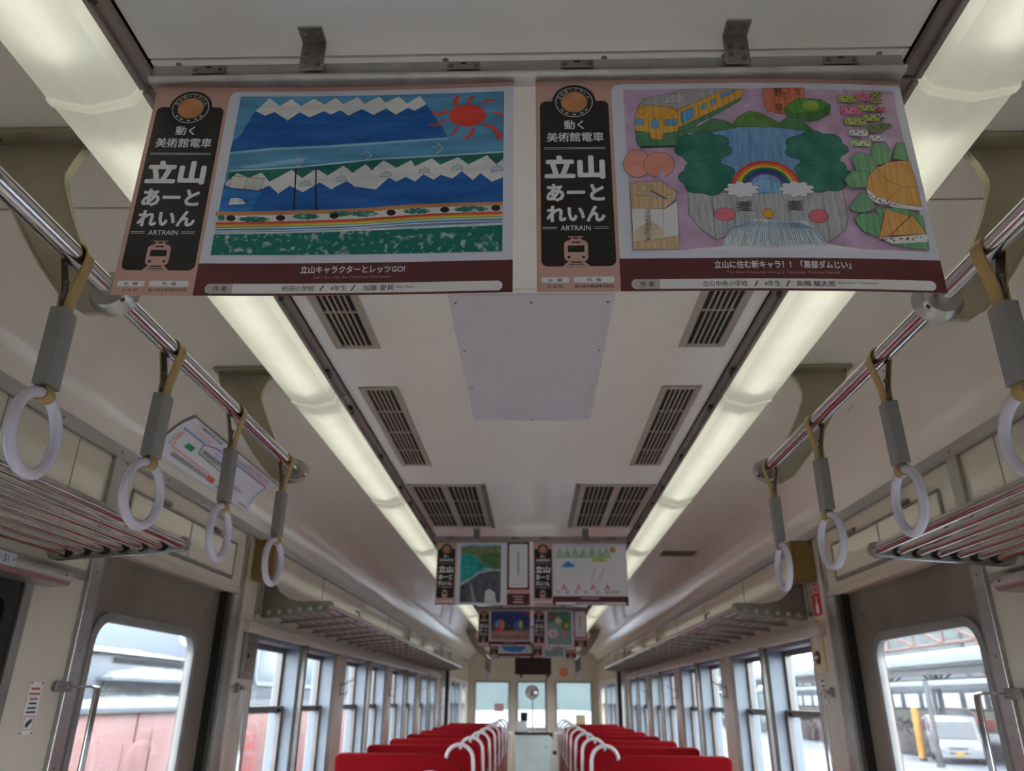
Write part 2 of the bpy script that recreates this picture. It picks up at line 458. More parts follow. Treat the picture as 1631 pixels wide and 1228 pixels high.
    MB().box(1.272, 1.302, 3.50, 11.1, 1.655, 1.70).flip(s).build('window_head_rail', M_DARKM if 0 else M_WALL, W, bevel=0.004)

# ------------------------------------------------------------------ windows (two sliding sashes each)
def window_meshes():
    w, z0, z1, zm = 0.735, WIN_Z0, WIN_Z1, 1.325
    d = {}
    mb = MB()
    for a in ((1.302, 1.432, 0, 0.022, z0, z1), (1.302, 1.432, w - 0.022, w, z0, z1), (1.302, 1.432, 0, w, z1 - 0.02, z1), (1.302, 1.432, 0, w, z0, z0 + 0.02)): mb.box(*a)
    d['frame'] = mb
    def sash(x0, x1, za, zb, t=0.026):
        m = MB(); m.box(x0, x1, 0.022, 0.022 + t, za, zb); m.box(x0, x1, w - 0.022 - t, w - 0.022, za, zb)
        m.box(x0, x1, 0.022, w - 0.022, zb - t, zb); m.box(x0, x1, 0.022, w - 0.022, za, za + t); return m
    d['upper_sash'] = sash(1.385, 1.408, zm - 0.02, z1 - 0.02)
    d['lower_sash'] = sash(1.36, 1.383, z0 + 0.02, zm + 0.015)
    d['pane_u'] = MB().box(1.395, 1.399, 0.046, w - 0.046, zm, z1 - 0.04)
    d['pane_l'] = MB().box(1.370, 1.374, 0.046, w - 0.046, z0 + 0.04, zm - 0.005)
    d['latch'] = MB().box(1.352, 1.362, 0.62, 0.64, zm - 0.012, zm + 0.004)
    return d
M_FRAME = mat('window_frame_aluminium', (128, 136, 144), 0.4, 0.1, 0.06, 20)
M_SASHR = mat('sash_rail_bronze', (120, 112, 106), 0.4, 0.7, 0.1, 20)
WM = {}
for s in (-1, 1):
    for k, mb in window_meshes().items():
        mm = {'frame': M_FRAME, 'upper_sash': M_SASHR, 'lower_sash': M_SASHR, 'pane_u': M_GLASS, 'pane_l': M_GLASS, 'latch': M_BLACK}[k]
        WM[s, k] = mb.flip(s).mesh(k, mm, bevel=0.002 if k in ('frame', 'upper_sash', 'lower_sash') else 0, seg=1)
DARKP = {}
for s in (-1, 1):
    for k in ('pane_u', 'pane_l'):
        me = WM[s, k].copy(); me.materials.clear(); me.materials.append(M_GLASSK); DARKP[s, k] = me
wn = 0
for s in (-1, 1):
    for i, (a, b) in enumerate(OPEN):
        wn += 1
        near = i < 4
        w = thing('window_%d' % wn, ('near end window with a black gasket, %s from the door on the %s' % (ORD[3 - i], SIDE[s]) if near else 'two-sash side window, %s past the door on the %s' % (ORD[i - 4], SIDE[s])), 'window', (0, a, 0), 'carriage side windows', 'structure')
        for k in ('frame', 'upper_sash', 'lower_sash', 'latch'): obj(k, WM[s, k], w)
        dk = near and s < 0 and i == 3
        obj('pane', DARKP[s, 'pane_u'] if dk else WM[s, 'pane_u'], w); obj('pane', DARKP[s, 'pane_l'] if dk else WM[s, 'pane_l'], w)
        if near:
            m2 = MB(); ring_plate(m2, 1.296, 1.31, (0.0, 0.735, WIN_Z0, WIN_Z1), 0.02, (0.05, 0.685, WIN_Z0 + 0.05, WIN_Z1 - 0.05), 0.03)
            m2.flip(s).build('gasket', M_BLACK, w)
            m3 = MB(); ring_plate(m3, 1.290, 1.31, (-0.035, 0.77, WIN_Z0 - 0.03, WIN_Z1 + 0.03), 0.02, (0.0, 0.735, WIN_Z0, WIN_Z1), 0.02)
            m3.flip(s).build('surround', M_ALUD, w)

# ------------------------------------------------------------------ doors
dn = 0
M_SURR = mat('door_window_surround', (132, 130, 128), 0.45, 0.3, 0.1, 12)
for s in (-1, 1):
    for i, (d0, d1) in enumerate(DOORS):
        dn += 1
        e0, e1 = d0 + 0.012, d1 - 0.13
        d = thing('door_%d' % dn, 'stained steel sliding door with rounded window, %s on the %s side' % ('nearest' if i == 0 else 'farthest', SIDE[s]), 'door', (0, 0, 0), None, 'structure')
        mb = MB(); h = (d0 + 0.085, d1 - 0.31, 0.72, 1.615)
        holed_plate(mb, 1.335, 1.358, (e0, e1, 0.0, 1.80), h, 0.085, 8)
        mb.flip(s).build('door_leaf', M_STEEL, d, ang=50)
        mb = MB(); hi = (h[0] + 0.018, h[1] - 0.018, h[2] + 0.018, h[3] - 0.018)
        ring_plate(mb, 1.322, 1.345, (h[0] - 0.012, h[1] + 0.012, h[2] - 0.012, h[3] + 0.012), 0.095, hi, 0.07, 8)
        fr = mb.flip(s).build('window_surround', M_SURR, d, bevel=0.003, ang=50)
        for z in (1.0, 1.2, 1.4, 1.53):
            screw(fr, (s * 1.322, h[1] - 0.004, z), (0, s * PI / 2, 0), 0.8)
        MB().prism(rrect(*hi, 0.07, 8), 'x', 1.346, 1.351).flip(s).build('pane', M_GLASSD, d)
        if i == 0:
            MB().torus((1.334, e1 - 0.10, 1.70), 0.013, 0.0025, 'yz', 16, 6).flip(s).build('round_mark', M_STEEL, d)

# ------------------------------------------------------------------ end walls
def end_wall(name, y, t, holes, label):
    mb = MB(); xs = [-1.44]; z0, z1 = 0.88, 1.70
    for a, b in holes:
        mb.box(xs[-1], a, y, y + t, z0, z1); xs.append(b)
    mb.box(xs[-1], 1.44, y, y + t, z0, z1)
    mb.box(-1.44, 1.44, y, y + t, 0, z0); mb.box(-1.44, 1.44, y, y + t, z1, 2.39)
    return tag(mb.build(name, M_WALL), label, 'wall', kind='structure')
FH = [(-1.15, -0.50), (-0.30, 0.235), (0.475, 1.15)]
WF = end_wall('wall_front', Y_FRONT, 0.08, FH, 'beige front bulkhead with three windows at the far end')
WB = end_wall('wall_back', Y_BACK - 0.08, 0.08, [], 'beige end wall behind the camera')
for i, (a, b) in enumerate(FH):
    wn += 1
    w = thing('window_%d' % wn, ['left windscreen', 'narrow centre window behind the farebox', 'right windscreen'][i] + ' in the far front bulkhead', 'window', kind='structure')
    mb = MB(); t = 0.03
    mb.box(a - t, a, Y_FRONT - 0.02, Y_FRONT + 0.09, 0.86, 1.73); mb.box(b, b + t, Y_FRONT - 0.02, Y_FRONT + 0.09, 0.86, 1.73)
    mb.box(a, b, Y_FRONT - 0.02, Y_FRONT + 0.09, 1.70, 1.73); mb.box(a, b, Y_FRONT - 0.02, Y_FRONT + 0.09, 0.85, 0.88)
    mb.build('frame', M_ALUD, w, bevel=0.004)
    MB().box(a, b, Y_FRONT + 0.04, Y_FRONT + 0.045, 0.88, 1.70).build('pane', M_GLASS, w)

# ------------------------------------------------------------------ ceiling lights: milky covers with tubes inside
PITCH_L = 1.277
CP = [(0.600, 2.268), (0.612, 2.236), (0.674, 2.220), (0.742, 2.236), (0.747, 2.262)]         # cross-section of the cover
def prof_at(p, d):   # outline pushed outwards by d
    return [(0.600 - d * 0.6, 2.268), (0.612 - d * 0.7, 2.236 - d * 0.7), (0.674, 2.220 - d), (0.742 + d * 0.6, 2.236 - d * 0.6), (0.747 + d * 0.8, 2.262)]
def open_sheet(mb, poly, y0, y1, m=0, k=1):
    n = len(poly)
    for j in range(k):
        a = y0 + (y1 - y0) * j / k; b = y0 + (y1 - y0) * (j + 1) / k
        vs = [(p[0], a, p[1]) for p in poly] + [(p[0], b, p[1]) for p in poly]
        mb.add(vs, [(i, i + 1, n + i + 1, n + i) for i in range(n - 1)], m)
M_BAND = mat('cover_joint_band', (206, 200, 176), 0.4)
M_HOUS = mat('lamp_housing_white', (210, 210, 204), 0.5)
LM = {}
M_LATCH = mat('latch_dark_steel', (70, 64, 62), 0.35, 0.7)
for s in (-1, 1):
    L = PITCH_L - 0.006
    mb = MB(); fine = []
    for i in range(3):
        p, q = CP[i], CP[i + 1]
        for t in (0, 0.08, 0.92): fine.append((p[0] + (q[0] - p[0]) * t, p[1] + (q[1] - p[1]) * t))
    fine.append(CP[-1])
    open_sheet(mb, CP, 0.003, L)
    LM[s, 'cover'] = mb.flip(s).mesh('cover', M_COVER, ang=20)
    mb = MB(); A = prof_at(CP, 0.004); n = 4
    mb.prism(A + [(p[0], p[1] + 0.003) for p in reversed(CP)], 'y', -0.007, 0.007)
    LM[s, 'joint_band'] = mb.flip(s).mesh('joint_band', M_COVER)
    LM[s, 'tube'] = MB().cyl((0.67, 0.085, 2.252), (0.67, L - 0.085, 2.252), 0.013, 10).flip(s).mesh('tube', M_TUBE)
    mb = MB(); mb.box(0.601, 0.737, 0.0, L, 2.270, 2.276); mb.box(0.655, 0.685, 0.045, 0.085, 2.242, 2.27); mb.box(0.655, 0.685, L - 0.085, L - 0.045, 2.242, 2.27)
    LM[s, 'housing'] = mb.flip(s).mesh('housing', M_HOUS)
    mb = MB(); mb.box(0.5735, 0.6, 0.0, L, 2.258, 2.272); mb.box(0.590, 0.600, 0, L, 2.25, 2.262)
    LM[s, 'inner_channel'] = mb.flip(s).mesh('inner_channel', M_DARKM, bevel=0.0015, seg=1)
    LM[s, 'edge_trim'] = MB().box(0.743, 0.752, 0, L, 2.258, 2.292).flip(s).mesh('edge_trim', M_HOUS)
    mb = MB(); mb.box(0.576, 0.592, -0.016, 0.016, 2.250, 2.260); mb.cyl((0.583, -0.022, 2.250), (0.583, 0.022, 2.250), 0.005, 8); mb.cyl((0.583, 0.010, 2.250), (0.583, 0.010, 2.240), 0.004, 6)
    LM[s, 'latch'] = mb.flip(s).mesh('latch', M_LATCH, bevel=0.001, seg=1)
NL = 13
for s in (-1, 1):
    for i in range(-2, NL):
        y0 = 0.885 + PITCH_L * (i - 1)
        if y0 + PITCH_L > Y_FRONT or y0 < Y_BACK: continue
        t = thing('ceiling_light', 'milky fluorescent light cover in the %s ceiling row, %s' % (SIDE[s], 'directly overhead behind the camera' if i < 0 else ORD[i] + ' section from the camera'), 'light', (0, y0, 0), 'ceiling light sections')
        for k in ('cover', 'joint_band', 'tube', 'housing', 'inner_channel', 'edge_trim'): obj(k, LM[s, k], t)
        for yy in (0.108, 0.63, 1.09): obj('latch', LM[s, 'latch'], t, (0, yy, 0))

# ------------------------------------------------------------------ ceiling vents and the pale access panel
def vent(label, x0, x1, y0, y1, cols, rows, metal):
    t = thing('ceiling_vent', label, 'vent', ((x0 + x1) / 2, (y0 + y1) / 2, 2.275), 'ceiling vents')
    W, Lh = (x1 - x0) / 2, (y1 - y0) / 2
    f = 0.020 if not metal else 0.026; zt = -0.006
    mb = MB()
    for a in ((-W, -W + f, -Lh, Lh), (W - f, W, -Lh, Lh), (-W + f, W - f, -Lh, -Lh + f), (-W + f, W - f, Lh - f, Lh)): mb.box(*a, zt, 0.0)
    mb.build('frame', M_GRILLE, t, bevel=0.002, seg=1)
    MB().box(-W + f, W - f, -Lh + f, Lh - f, -0.001, 0.0005).build('duct_opening', M_VDARK, t)
    cw = (2 * W - 2 * f) / cols
    for c in range(cols):
        xa = -W + f + cw * c
        if c: MB().box(xa - 0.016, xa + 0.016, -Lh + f, Lh - f, zt, -0.001).build('mullion', M_GRILLE, t)
        ns = 6
        me = MB().prism([(-0.0022, -0.006), (0.0022, -0.006), (0.0022, -0.001), (-0.0022, -0.001)], 'y', -Lh + f, Lh - f).mesh('slat', M_GRILLE)
        m0 = 0.018 if c else 0.0; m1 = 0.018 if c < cols - 1 else 0.0
        for k in range(1, ns):
            obj('slat', me, t, (xa + m0 + (cw - m0 - m1) * k / ns, 0, 0))
    for r in range(1, rows):
        y = -Lh + 2 * Lh * r / rows
        MB().box(-W + f, W - f, y - 0.004, y + 0.004, -0.005, -0.001).build('crossbar', M_GRILLE, t)
    if metal:
        s = 1 if x0 > 0 else -1
        xe = -W if s > 0 else W
        MB().box(min(xe, xe - s * 0.022), max(xe, xe - s * 0.022), -Lh - 0.01, Lh + 0.01, -0.008, -0.0005).build('metal_edging', M_ALUD, t, bevel=0.002, seg=1)
        for yy in (-Lh + 0.08, Lh - 0.08): screw(t, (xe + s * 0.012, yy, -0.006))
    return t
for s in (-1, 1):
    q = (lambda a, b: (a, b) if s > 0 else (-b, -a))
    vent('long slatted ceiling vent beside the %s light row, next to the pale panel' % SIDE[s], *q(0.408, 0.532), 1.01, 1.85, 1, 4, False)
    vent('long slatted ceiling vent beside the %s light row, beyond the pale panel' % SIDE[s], *q(0.408, 0.532), 2.13, 2.97, 1, 4, False)
    vent('double metal-edged ceiling vent on the %s, just before the second poster row' % SIDE[s], *q(0.225, 0.562), 3.27, 4.16, 2, 3, True)
sv = thing('ceiling_vent', 'small dark vent in the right side ceiling past the straps', 'vent', (0.972, 5.04, 2.286), 'ceiling vents')
mb = MB(); mb.box(-0.11, 0.11, -0.08, -0.07, -0.006, 0.0); mb.box(-0.11, 0.11, 0.07, 0.08, -0.006, 0.0); mb.box(-0.11, -0.1, -0.08, 0.08, -0.006, 0); mb.box(0.1, 0.11, -0.08, 0.08, -0.006, 0)
mb.build('frame', M_DARKM, sv); MB().box(-0.1, 0.1, -0.07, 0.07, -0.002, 0.001).build('duct_opening', M_VDARK, sv)
for k in range(5): MB().box(-0.1, 0.1, -0.05 + k * 0.025 - 0.004, -0.05 + k * 0.025 + 0.004, -0.005, -0.002).build('slat', M_DARKM, sv)
ap = thing('ceiling_panel', 'pale bluish rectangular cover panel screwed to the centre ceiling', 'panel', (0.008, 1.995, 2.275))
MB().box(-0.20, 0.20, -0.435, 0.435, -0.005, 0.0).build('plate', M_PALE, ap, bevel=0.001, seg=1)
for x in (-0.185, 0.185):
    for y in (-0.40, -0.13, 0.13, 0.40): screw(ap, (x, y, -0.005), sc=0.9)
for y in (-0.40, 0.42): screw(ap, (0, y, -0.005), sc=0.9)

# ------------------------------------------------------------------ poster print toolkit
def homog(src, dst):
    A, b = [], []
    for (x, y), (u, v) in zip(src, dst):
        A.append([x, y, 1, 0, 0, 0, -u * x, -u * y]); b.append(u)
        A.append([0, 0, 0, x, y, 1, -v * x, -v * y]); b.append(v)
    return np.append(np.linalg.solve(np.array(A, float), np.array(b, float)), 1).reshape(3, 3)
INK_K = 1.7
def ink(rgb, style='flat'):
    """a printed colour; rgb is read off the dim photograph, so it is lifted to the paper's own reflectance"""
    name = 'ink_%d_%d_%d_%s' % (*rgb, style)
    if name in MATS: return MATS[name]
    c = [v * INK_K for v in lin(rgb)]; k = min(1.0, 0.88 / max(c)); c = [v * k for v in c]
    m = bpy.data.materials.new(name); m.use_nodes = True; nt = m.node_tree; b = nt.nodes['Principled BSDF']
    b.inputs['Base Color'].default_value = (*c, 1); b.inputs['Roughness'].default_value = 0.42; b.inputs['Specular IOR Level'].default_value = 0.35
    if style != 'flat':
        N = nt.nodes.new; L = nt.links.new
        tc = N('ShaderNodeTexCoord'); mp = N('ShaderNodeMapping'); L(tc.outputs['Object'], mp.inputs[0])
        nz = N('ShaderNodeTexNoise'); nz.inputs['Detail'].default_value = 8; L(mp.outputs[0], nz.inputs['Vector'])
        rp = N('ShaderNodeValToRGB'); e = rp.color_ramp.elements
        lo, hi = [v * 0.82 for v in c], [min(0.86, v * 1.18 + 0.02) for v in c]
        if style == 'brush': mp.inputs['Scale'].default_value = (6, 6, 40); nz.inputs['Scale'].default_value = 1.6; e[0].position, e[1].position = 0.35, 0.65
        if style == 'pencil': mp.inputs['Rotation'].default_value = (0, 0.5, 0); mp.inputs['Scale'].default_value = (260, 10, 22); nz.inputs['Scale'].default_value = 1.0; e[0].position, e[1].position = 0.3, 0.7; hi = [min(0.86, v * 1.25 + 0.07) for v in c]
        if style == 'wash': nz.inputs['Scale'].default_value = 38; e[0].position, e[1].position = 0.3, 0.72; hi = [min(0.86, v * 1.22 + 0.05) for v in c]; lo = [v * 0.82 for v in c]
        if style == 'sponge': nz.inputs['Scale'].default_value = 110; nz.inputs['Detail'].default_value = 14; e[0].position, e[1].position = 0.54, 0.68; lo = c; hi = (0.50, 0.62, 0.58)
        if style == 'stripe': mp.inputs['Scale'].default_value = (110, 0.1, 0.6); nz.inputs['Scale'].default_value = 1.0; lo = [v * 0.93 for v in c]; hi = [min(0.86, v * 1.08) for v in c]
        e[0].color = (*lo, 1); e[1].color = (*hi, 1)
        L(nz.outputs['Fac'], rp.inputs[0]); L(rp.outputs[0], b.inputs['Base Color'])
    MATS[name] = m
    return m
FONT_CACHE = {}
_fc = bpy.data.curves.new('lettering_tmp', 'FONT'); _fo = bpy.data.objects.new('lettering_tmp', _fc); COL.objects.link(_fo)
def glyphs(body, bold=0.0):
    k = (body, bold)
    if k not in FONT_CACHE:
        _fc.body = body; _fc.size = 1.0; _fc.offset = 0.0; _fc.resolution_u = 2; _fc.fill_mode = 'BOTH'
        bpy.context.view_layer.update()
        dg = bpy.context.evaluated_depsgraph_get(); ev = _fo.evaluated_get(dg); me = ev.to_mesh()
        me.calc_loop_triangles()
        vs = [(v.co.x, v.co.y) for v in me.vertices]; ts = [tuple(t.vertices) for t in me.loop_triangles]
        ev.to_mesh_clear()
        FONT_CACHE[k] = (vs, ts)
    return FONT_CACHE[k]
class Print:
    """layers of flat ink on a sheet, in millimetres from the top left corner (u right, v down)"""
    STEP = 0.000012
    def __init__(s, layer=1, H=None): s.v = []; s.f = []; s.m = []; s.mats = []; s.layer = layer + 4; s.H = H
    def slot(s, m):
        if m not in s.mats: s.mats.append(m)
        return s.mats.index(m)
    def uv(s, p):
        if s.H is None: return p
        q = s.H @ np.array([p[0], p[1], 1.0]); return (q[0] / q[2], q[1] / q[2])
    def tri(s, pts, tris, m):
        o = len(s.v); k = s.slot(m); d = s.layer * s.STEP
        s.v += [(p[0] / 1000, -d, -p[1] / 1000) for p in pts]
        for t in tris: s.f.append(tuple(i + o for i in t)); s.m.append(k)
    def poly(s, pts, rgb, style='flat', outline=None, lw=1.0):
        q = [s.uv(p) for p in pts]; m = ink(rgb, style) if isinstance(rgb, tuple) else rgb
        s.layer += 1
        s.tri(q, tessellate_polygon([[Vector((*p, 0)) for p in q]]), m)
        if outline: s.line(pts + [pts[0]], outline, lw)
        return s
    def line(s, pts, rgb, w=1.0):
        """w in millimetres on the sheet"""
        q = [Vector(s.uv(p)) for p in pts]; s.layer += 1; m = ink(rgb)
        for a, b in zip(q[:-1], q[1:]):
            d = b - a
            if d.length < 1e-6: continue
            d.normalize(); n = Vector((-d.y, d.x)) * (w / 2); e = d * (w * 0.3)
            s.tri([tuple(a + n - e), tuple(b + n + e), tuple(b - n + e), tuple(a - n - e)], [(0, 1, 2), (0, 2, 3)], m)
        return s
    def rect(s, x0, y0, x1, y1, rgb, style='flat', r=0):
        return s.poly(rrect(x0, x1, y0, y1, r, 5) if r else [(x0, y0), (x1, y0), (x1, y1), (x0, y1)], rgb, style)
    def ell(s, cx, cy, rx, ry, rgb, style='flat', n=28, outline=None, lw=0.6, a0=0, a1=360, rot=0.0):
        P = []
        for i in range(n + (a1 - a0 < 360)):
            a = math.radians(a0 + (a1 - a0) * i / n); x, y = rx * math.cos(a), ry * math.sin(a)
            P.append((cx + x * math.cos(rot) - y * math.sin(rot), cy + x * math.sin(rot) + y * math.cos(rot)))
        return s.poly(P, rgb, style, outline, lw)
    def blob(s, cx, cy, rx, ry, rgb, style='flat', lobes=9, amp=0.12, outline=None, lw=0.6, ph=0.0):
        P = []
        for i in range(64):
            a = 2 * PI * i / 64; k = 1 + amp * (abs(math.sin(lobes * (a + ph) / 2)) - 0.6)
            P.append((cx + rx * k * math.cos(a), cy + ry * k * math.sin(a)))
        return s.poly(P, rgb, style, outline, lw)
    def arc(s, cx, cy, r0x, r0y, r1x, r1y, rgb, style='flat', a0=180, a1=360, n=24):
        P = [(cx + r0x * math.cos(math.radians(a0 + (a1 - a0) * i / n)), cy + r0y * math.sin(math.radians(a0 + (a1 - a0) * i / n))) for i in range(n + 1)]
        Q = [(cx + r1x * math.cos(math.radians(a0 + (a1 - a0) * i / n)), cy + r1y * math.sin(math.radians(a0 + (a1 - a0) * i / n))) for i in range(n + 1)]
        s.layer += 1; m = ink(rgb, style); U = [s.uv(p) for p in P + Q]
        s.tri(U, [t for i in range(n) for t in ((i, i + 1, n + 2 + i), (i, n + 2 + i, n + 1 + i))], m)
        return s
    def text(s, body, x0, y0, x1, y1, rgb, bold=0.0, fit=True, centre=True):
        """lettering fitted into the box x0..x1, y0..y1 (mm)"""
        vs, ts = glyphs(body, 0.0)
        if not vs: return s
        ax, bx = min(p[0] for p in vs), max(p[0] for p in vs); ay, by = min(p[1] for p in vs), max(p[1] for p in vs)
        sx = (x1 - x0) / max(1e-6, bx - ax); sy = (y1 - y0) / max(1e-6, by - ay)
        s.layer += 1
        b = bold * sy * 0.5
        for dx, dy in (((0, 0),) if bold <= 0 else ((-1, -0.6), (1, -0.6), (-1, 0.6), (1, 0.6)) if bold < 0.03 else ((-1, -1), (1, -1), (-1, 1), (1, 1), (0, -1.3), (0, 1.3), (-1.3, 0), (1.3, 0), (0, 0))):
            s.layer += 0.1
            s.tri([(x0 + (p[0] - ax) * sx + dx * b, y1 - (p[1] - ay) * sy + dy * b) for p in vs], ts, ink(rgb))
        return s
    def obj(s, name, parent, w, bend=None, cuts=0, label=None):
        me = bpy.data.meshes.new(name); me.from_pydata(s.v, [], s.f)
        for m in s.mats: me.materials.append(m)
        for i, p in enumerate(me.polygons): p.material_index = s.m[i]
        b = bmesh.new(); b.from_mesh(me)
        if bend and cuts:
            for k in range(1, cuts):
                bmesh.ops.bisect_plane(b, geom=b.verts[:] + b.edges[:] + b.faces[:], plane_co=(w / 1000 * k / cuts, 0, 0), plane_no=(1, 0, 0), dist=1e-6)
        for f in b.faces:
            f.normal_update()
            if f.normal.y > 0: f.normal_flip()
        for v in b.verts:
            if bend: v.co.y += bend(v.co.x * 1000, -v.co.z * 1000)
            v.co.x -= w / 2000
        b.to_mesh(me); b.free()
        o = obj(name, me, parent)
        if label: o['label'] = label
        return o

C_PINK, C_BLACK, C_WHITE, C_CARD, C_MAROON = (164, 130, 122), (28, 24, 24), (206, 208, 214), (188, 190, 204), (78, 36, 38)
PW, PH = 522.0, 345.0
def title_parts(parent, bend, cuts, fine=True):
    p = Print(1)
    p.poly(rrect(6, 103, 38, 308, 9, 6), C_BLACK); p.ell(54.5, 40, 31, 31, C_BLACK, n=36)
    o = p.obj('title_board', parent, PW, bend, cuts, 'black title board with rounded corners')
    q = Print(p.layer + 1)
    q.ell(54.5, 40, 26.5, 26.5, C_WHITE, n=36); q.ell(54.5, 40, 25.6, 25.6, (30, 36, 34), n=36); q.ell(54.5, 40, 18.5, 18.5, (156, 104, 62), 'wash', n=30)
    ring = '立山あーとれいん'
    for i, ch in enumerate(ring if fine else ''):
        a = math.radians(-158 + 136 * i / 7); vs, ts = glyphs(ch, 0.02); q.layer += 0
        cx, cy = 54.5 + 22.2 * math.cos(a), 40 + 22.2 * math.sin(a); rot = a + PI / 2
        pts = []
        for x, y in vs:
            X, Yv = (x - 0.5) * 6.2, -(y - 0.38) * 6.2
            pts.append((cx + X * math.cos(rot) - Yv * math.sin(rot), cy + X * math.sin(rot) + Yv * math.cos(rot)))
        q.tri(pts, ts, ink(C_WHITE))
    q.layer += 1
    for a in (40, 62, 90, 118, 140):
        r = math.radians(a); q.ell(54.5 + 22.2 * math.cos(r), 40 + 22.2 * math.sin(r), 2.6, 0.9, C_WHITE, n=10, rot=r + PI / 2)
    q.text('動く', 40, 72.5, 67, 88, C_WHITE, 0.029); q.text('美術館電車', 15.5, 93.5, 94, 109.5, C_WHITE, 0.029)
    q.rect(11, 119.2, 96, 120.0, C_WHITE); q.rect(11, 121.4, 96, 122.0, C_WHITE)
    q.text('立山', 13.5, 134.5, 92, 170, C_WHITE, 0.085); q.text('あーと', 14.5, 181, 91, 207, C_WHITE, 0.06); q.text('れいん', 14.5, 216, 90.5, 239.5, C_WHITE, 0.06)
    q.text('ARTRAIN', 32, 246.3, 71.5, 253.8, C_WHITE, 0.012)
    for a, b in ((8, 27), (76, 95)): q.rect(a, 248.4, b, 249.2, C_WHITE); q.rect(a, 251, b, 251.6, C_WHITE)
    # tram pictogram in the colour of the paper
    q.rect(41.5, 263, 61.5, 264.4, C_PINK); q.rect(46, 264, 48, 268, C_PINK); q.rect(55, 264, 57, 268, C_PINK); q.rect(44, 267, 59, 269, C_PINK)
    q.poly(rrect(36, 67, 269, 301, 7, 5), C_PINK); q.rect(46, 271, 57, 273, C_BLACK); q.poly(rrect(40.5, 62.5, 277, 287, 1.5, 3), C_BLACK)
    q.ell(42, 294.5, 2.0, 2.0, C_BLACK, n=12); q.ell(61, 294.5, 2.0, 2.0, C_BLACK, n=12)
    q.poly([(41, 301), (45, 301), (39, 308.5), (33.5, 308.5)], C_PINK); q.poly([(58, 301), (62, 301), (69.5, 308.5), (64, 308.5)], C_PINK)
    q.rect(42, 303, 61, 304.6, C_PINK); q.rect(40, 306, 63, 307.8, C_PINK)
    q.obj('title_lettering', o, PW, bend, cuts)
    f = Print(1)
    f.rect(6, 323.8, 41, 332, C_WHITE); f.rect(47.5, 323.4, 99, 331.8, C_WHITE)
    f.text('主  催', 14, 325.4, 33, 330.6, C_BLACK, 0.015); f.text('共  催', 64, 325.0, 83, 330.4, C_BLACK, 0.015)
    f.text('立 山 町', 13.5, 334.6, 34, 339.6, C_BLACK, 0.01); f.text('富山地方鉄道株式会社', 48.5, 334.2, 98.5, 339.4, C_BLACK, 0.01)
    f.obj('sponsor_box', parent, PW, bend, cuts)
def sheet(parent, bend, cuts):
    nx, nz = 20, 2; vs, fs = [], []
    for j in range(nz + 1):
        for i in range(nx + 1):
            u, v = PW * i / nx, PH * j / nz; vs.append((u / 1000 - PW / 2000, (bend(u, v) if bend else 0), -v / 1000))
    n = len(vs); vs += [(a, b + 0.0004, c) for a, b, c in vs]; w = nx + 1
    for j in range(nz):
        for i in range(nx):
            a = j * w + i; fs.append((a, a + w, a + w + 1, a + 1)); fs.append((n + a, n + a + 1, n + a + w + 1, n + a + w))
    for i in range(nx):
        for a in (i, nz * w + i): fs.append((a, a + 1, n + a + 1, n + a))
    for j in range(nz):
        for a in (j * w, j * w + nx): fs.append((a, a + w, n + a + w, n + a))
    return MB().add(vs, fs).build('sheet', ink(C_PINK, 'stripe'), parent, ang=60)
def landscape_card(parent, bend, cuts):
    p = Print(1)
    pts = [(522, 9), (522, 297), (108, 297), (108, 22)] + [(121 - 13 * math.cos(math.radians(a)), 22 - 13 * math.sin(math.radians(a))) for a in (18, 36, 54, 72, 90)]
    p.poly(pts, C_CARD)
    return p.obj('picture_card', parent, PW, bend, cuts, 'white picture card with a rounded corner')
def landscape_caption(parent, bend, cuts, title, tx, eng, ex, cells, rom):
    p = Print(2)
    p.rect(107, 297, 522, 345, C_MAROON)
    p.poly(rrect(121, 509, 327.6, 341.8, 7, 5), (186, 184, 186)); p.poly(rrect(121, 157, 327.6, 341.8, 7, 5)[0:0] + [(157, 327.6), (157, 341.8), (128, 341.8), (122.5, 338.5), (121, 334.7), (122.5, 331), (128, 327.6)], (150, 144, 146))
    o = p.obj('caption_band', parent, PW, bend, cuts, 'maroon caption band')
    q = Print(p.layer + 1)
    q.text(title, tx[0], 301.5, tx[1], 312.5, C_WHITE, 0.03); q.text(eng, ex[0], 316.2, ex[1], 321.4, (150, 120, 120), 0.0)
    q.text('作 者', 132, 331, 150, 338.8, C_BLACK, 0.02)
    for t, a, b in cells: q.text(t, a, 330.6, b, 338.8, C_BLACK, 0.015)
    q.text(rom[0], rom[1], 331.4, rom[2], 335.6, (60, 54, 54), 0.0)
    q.obj('caption_lettering', o, PW, bend, cuts)

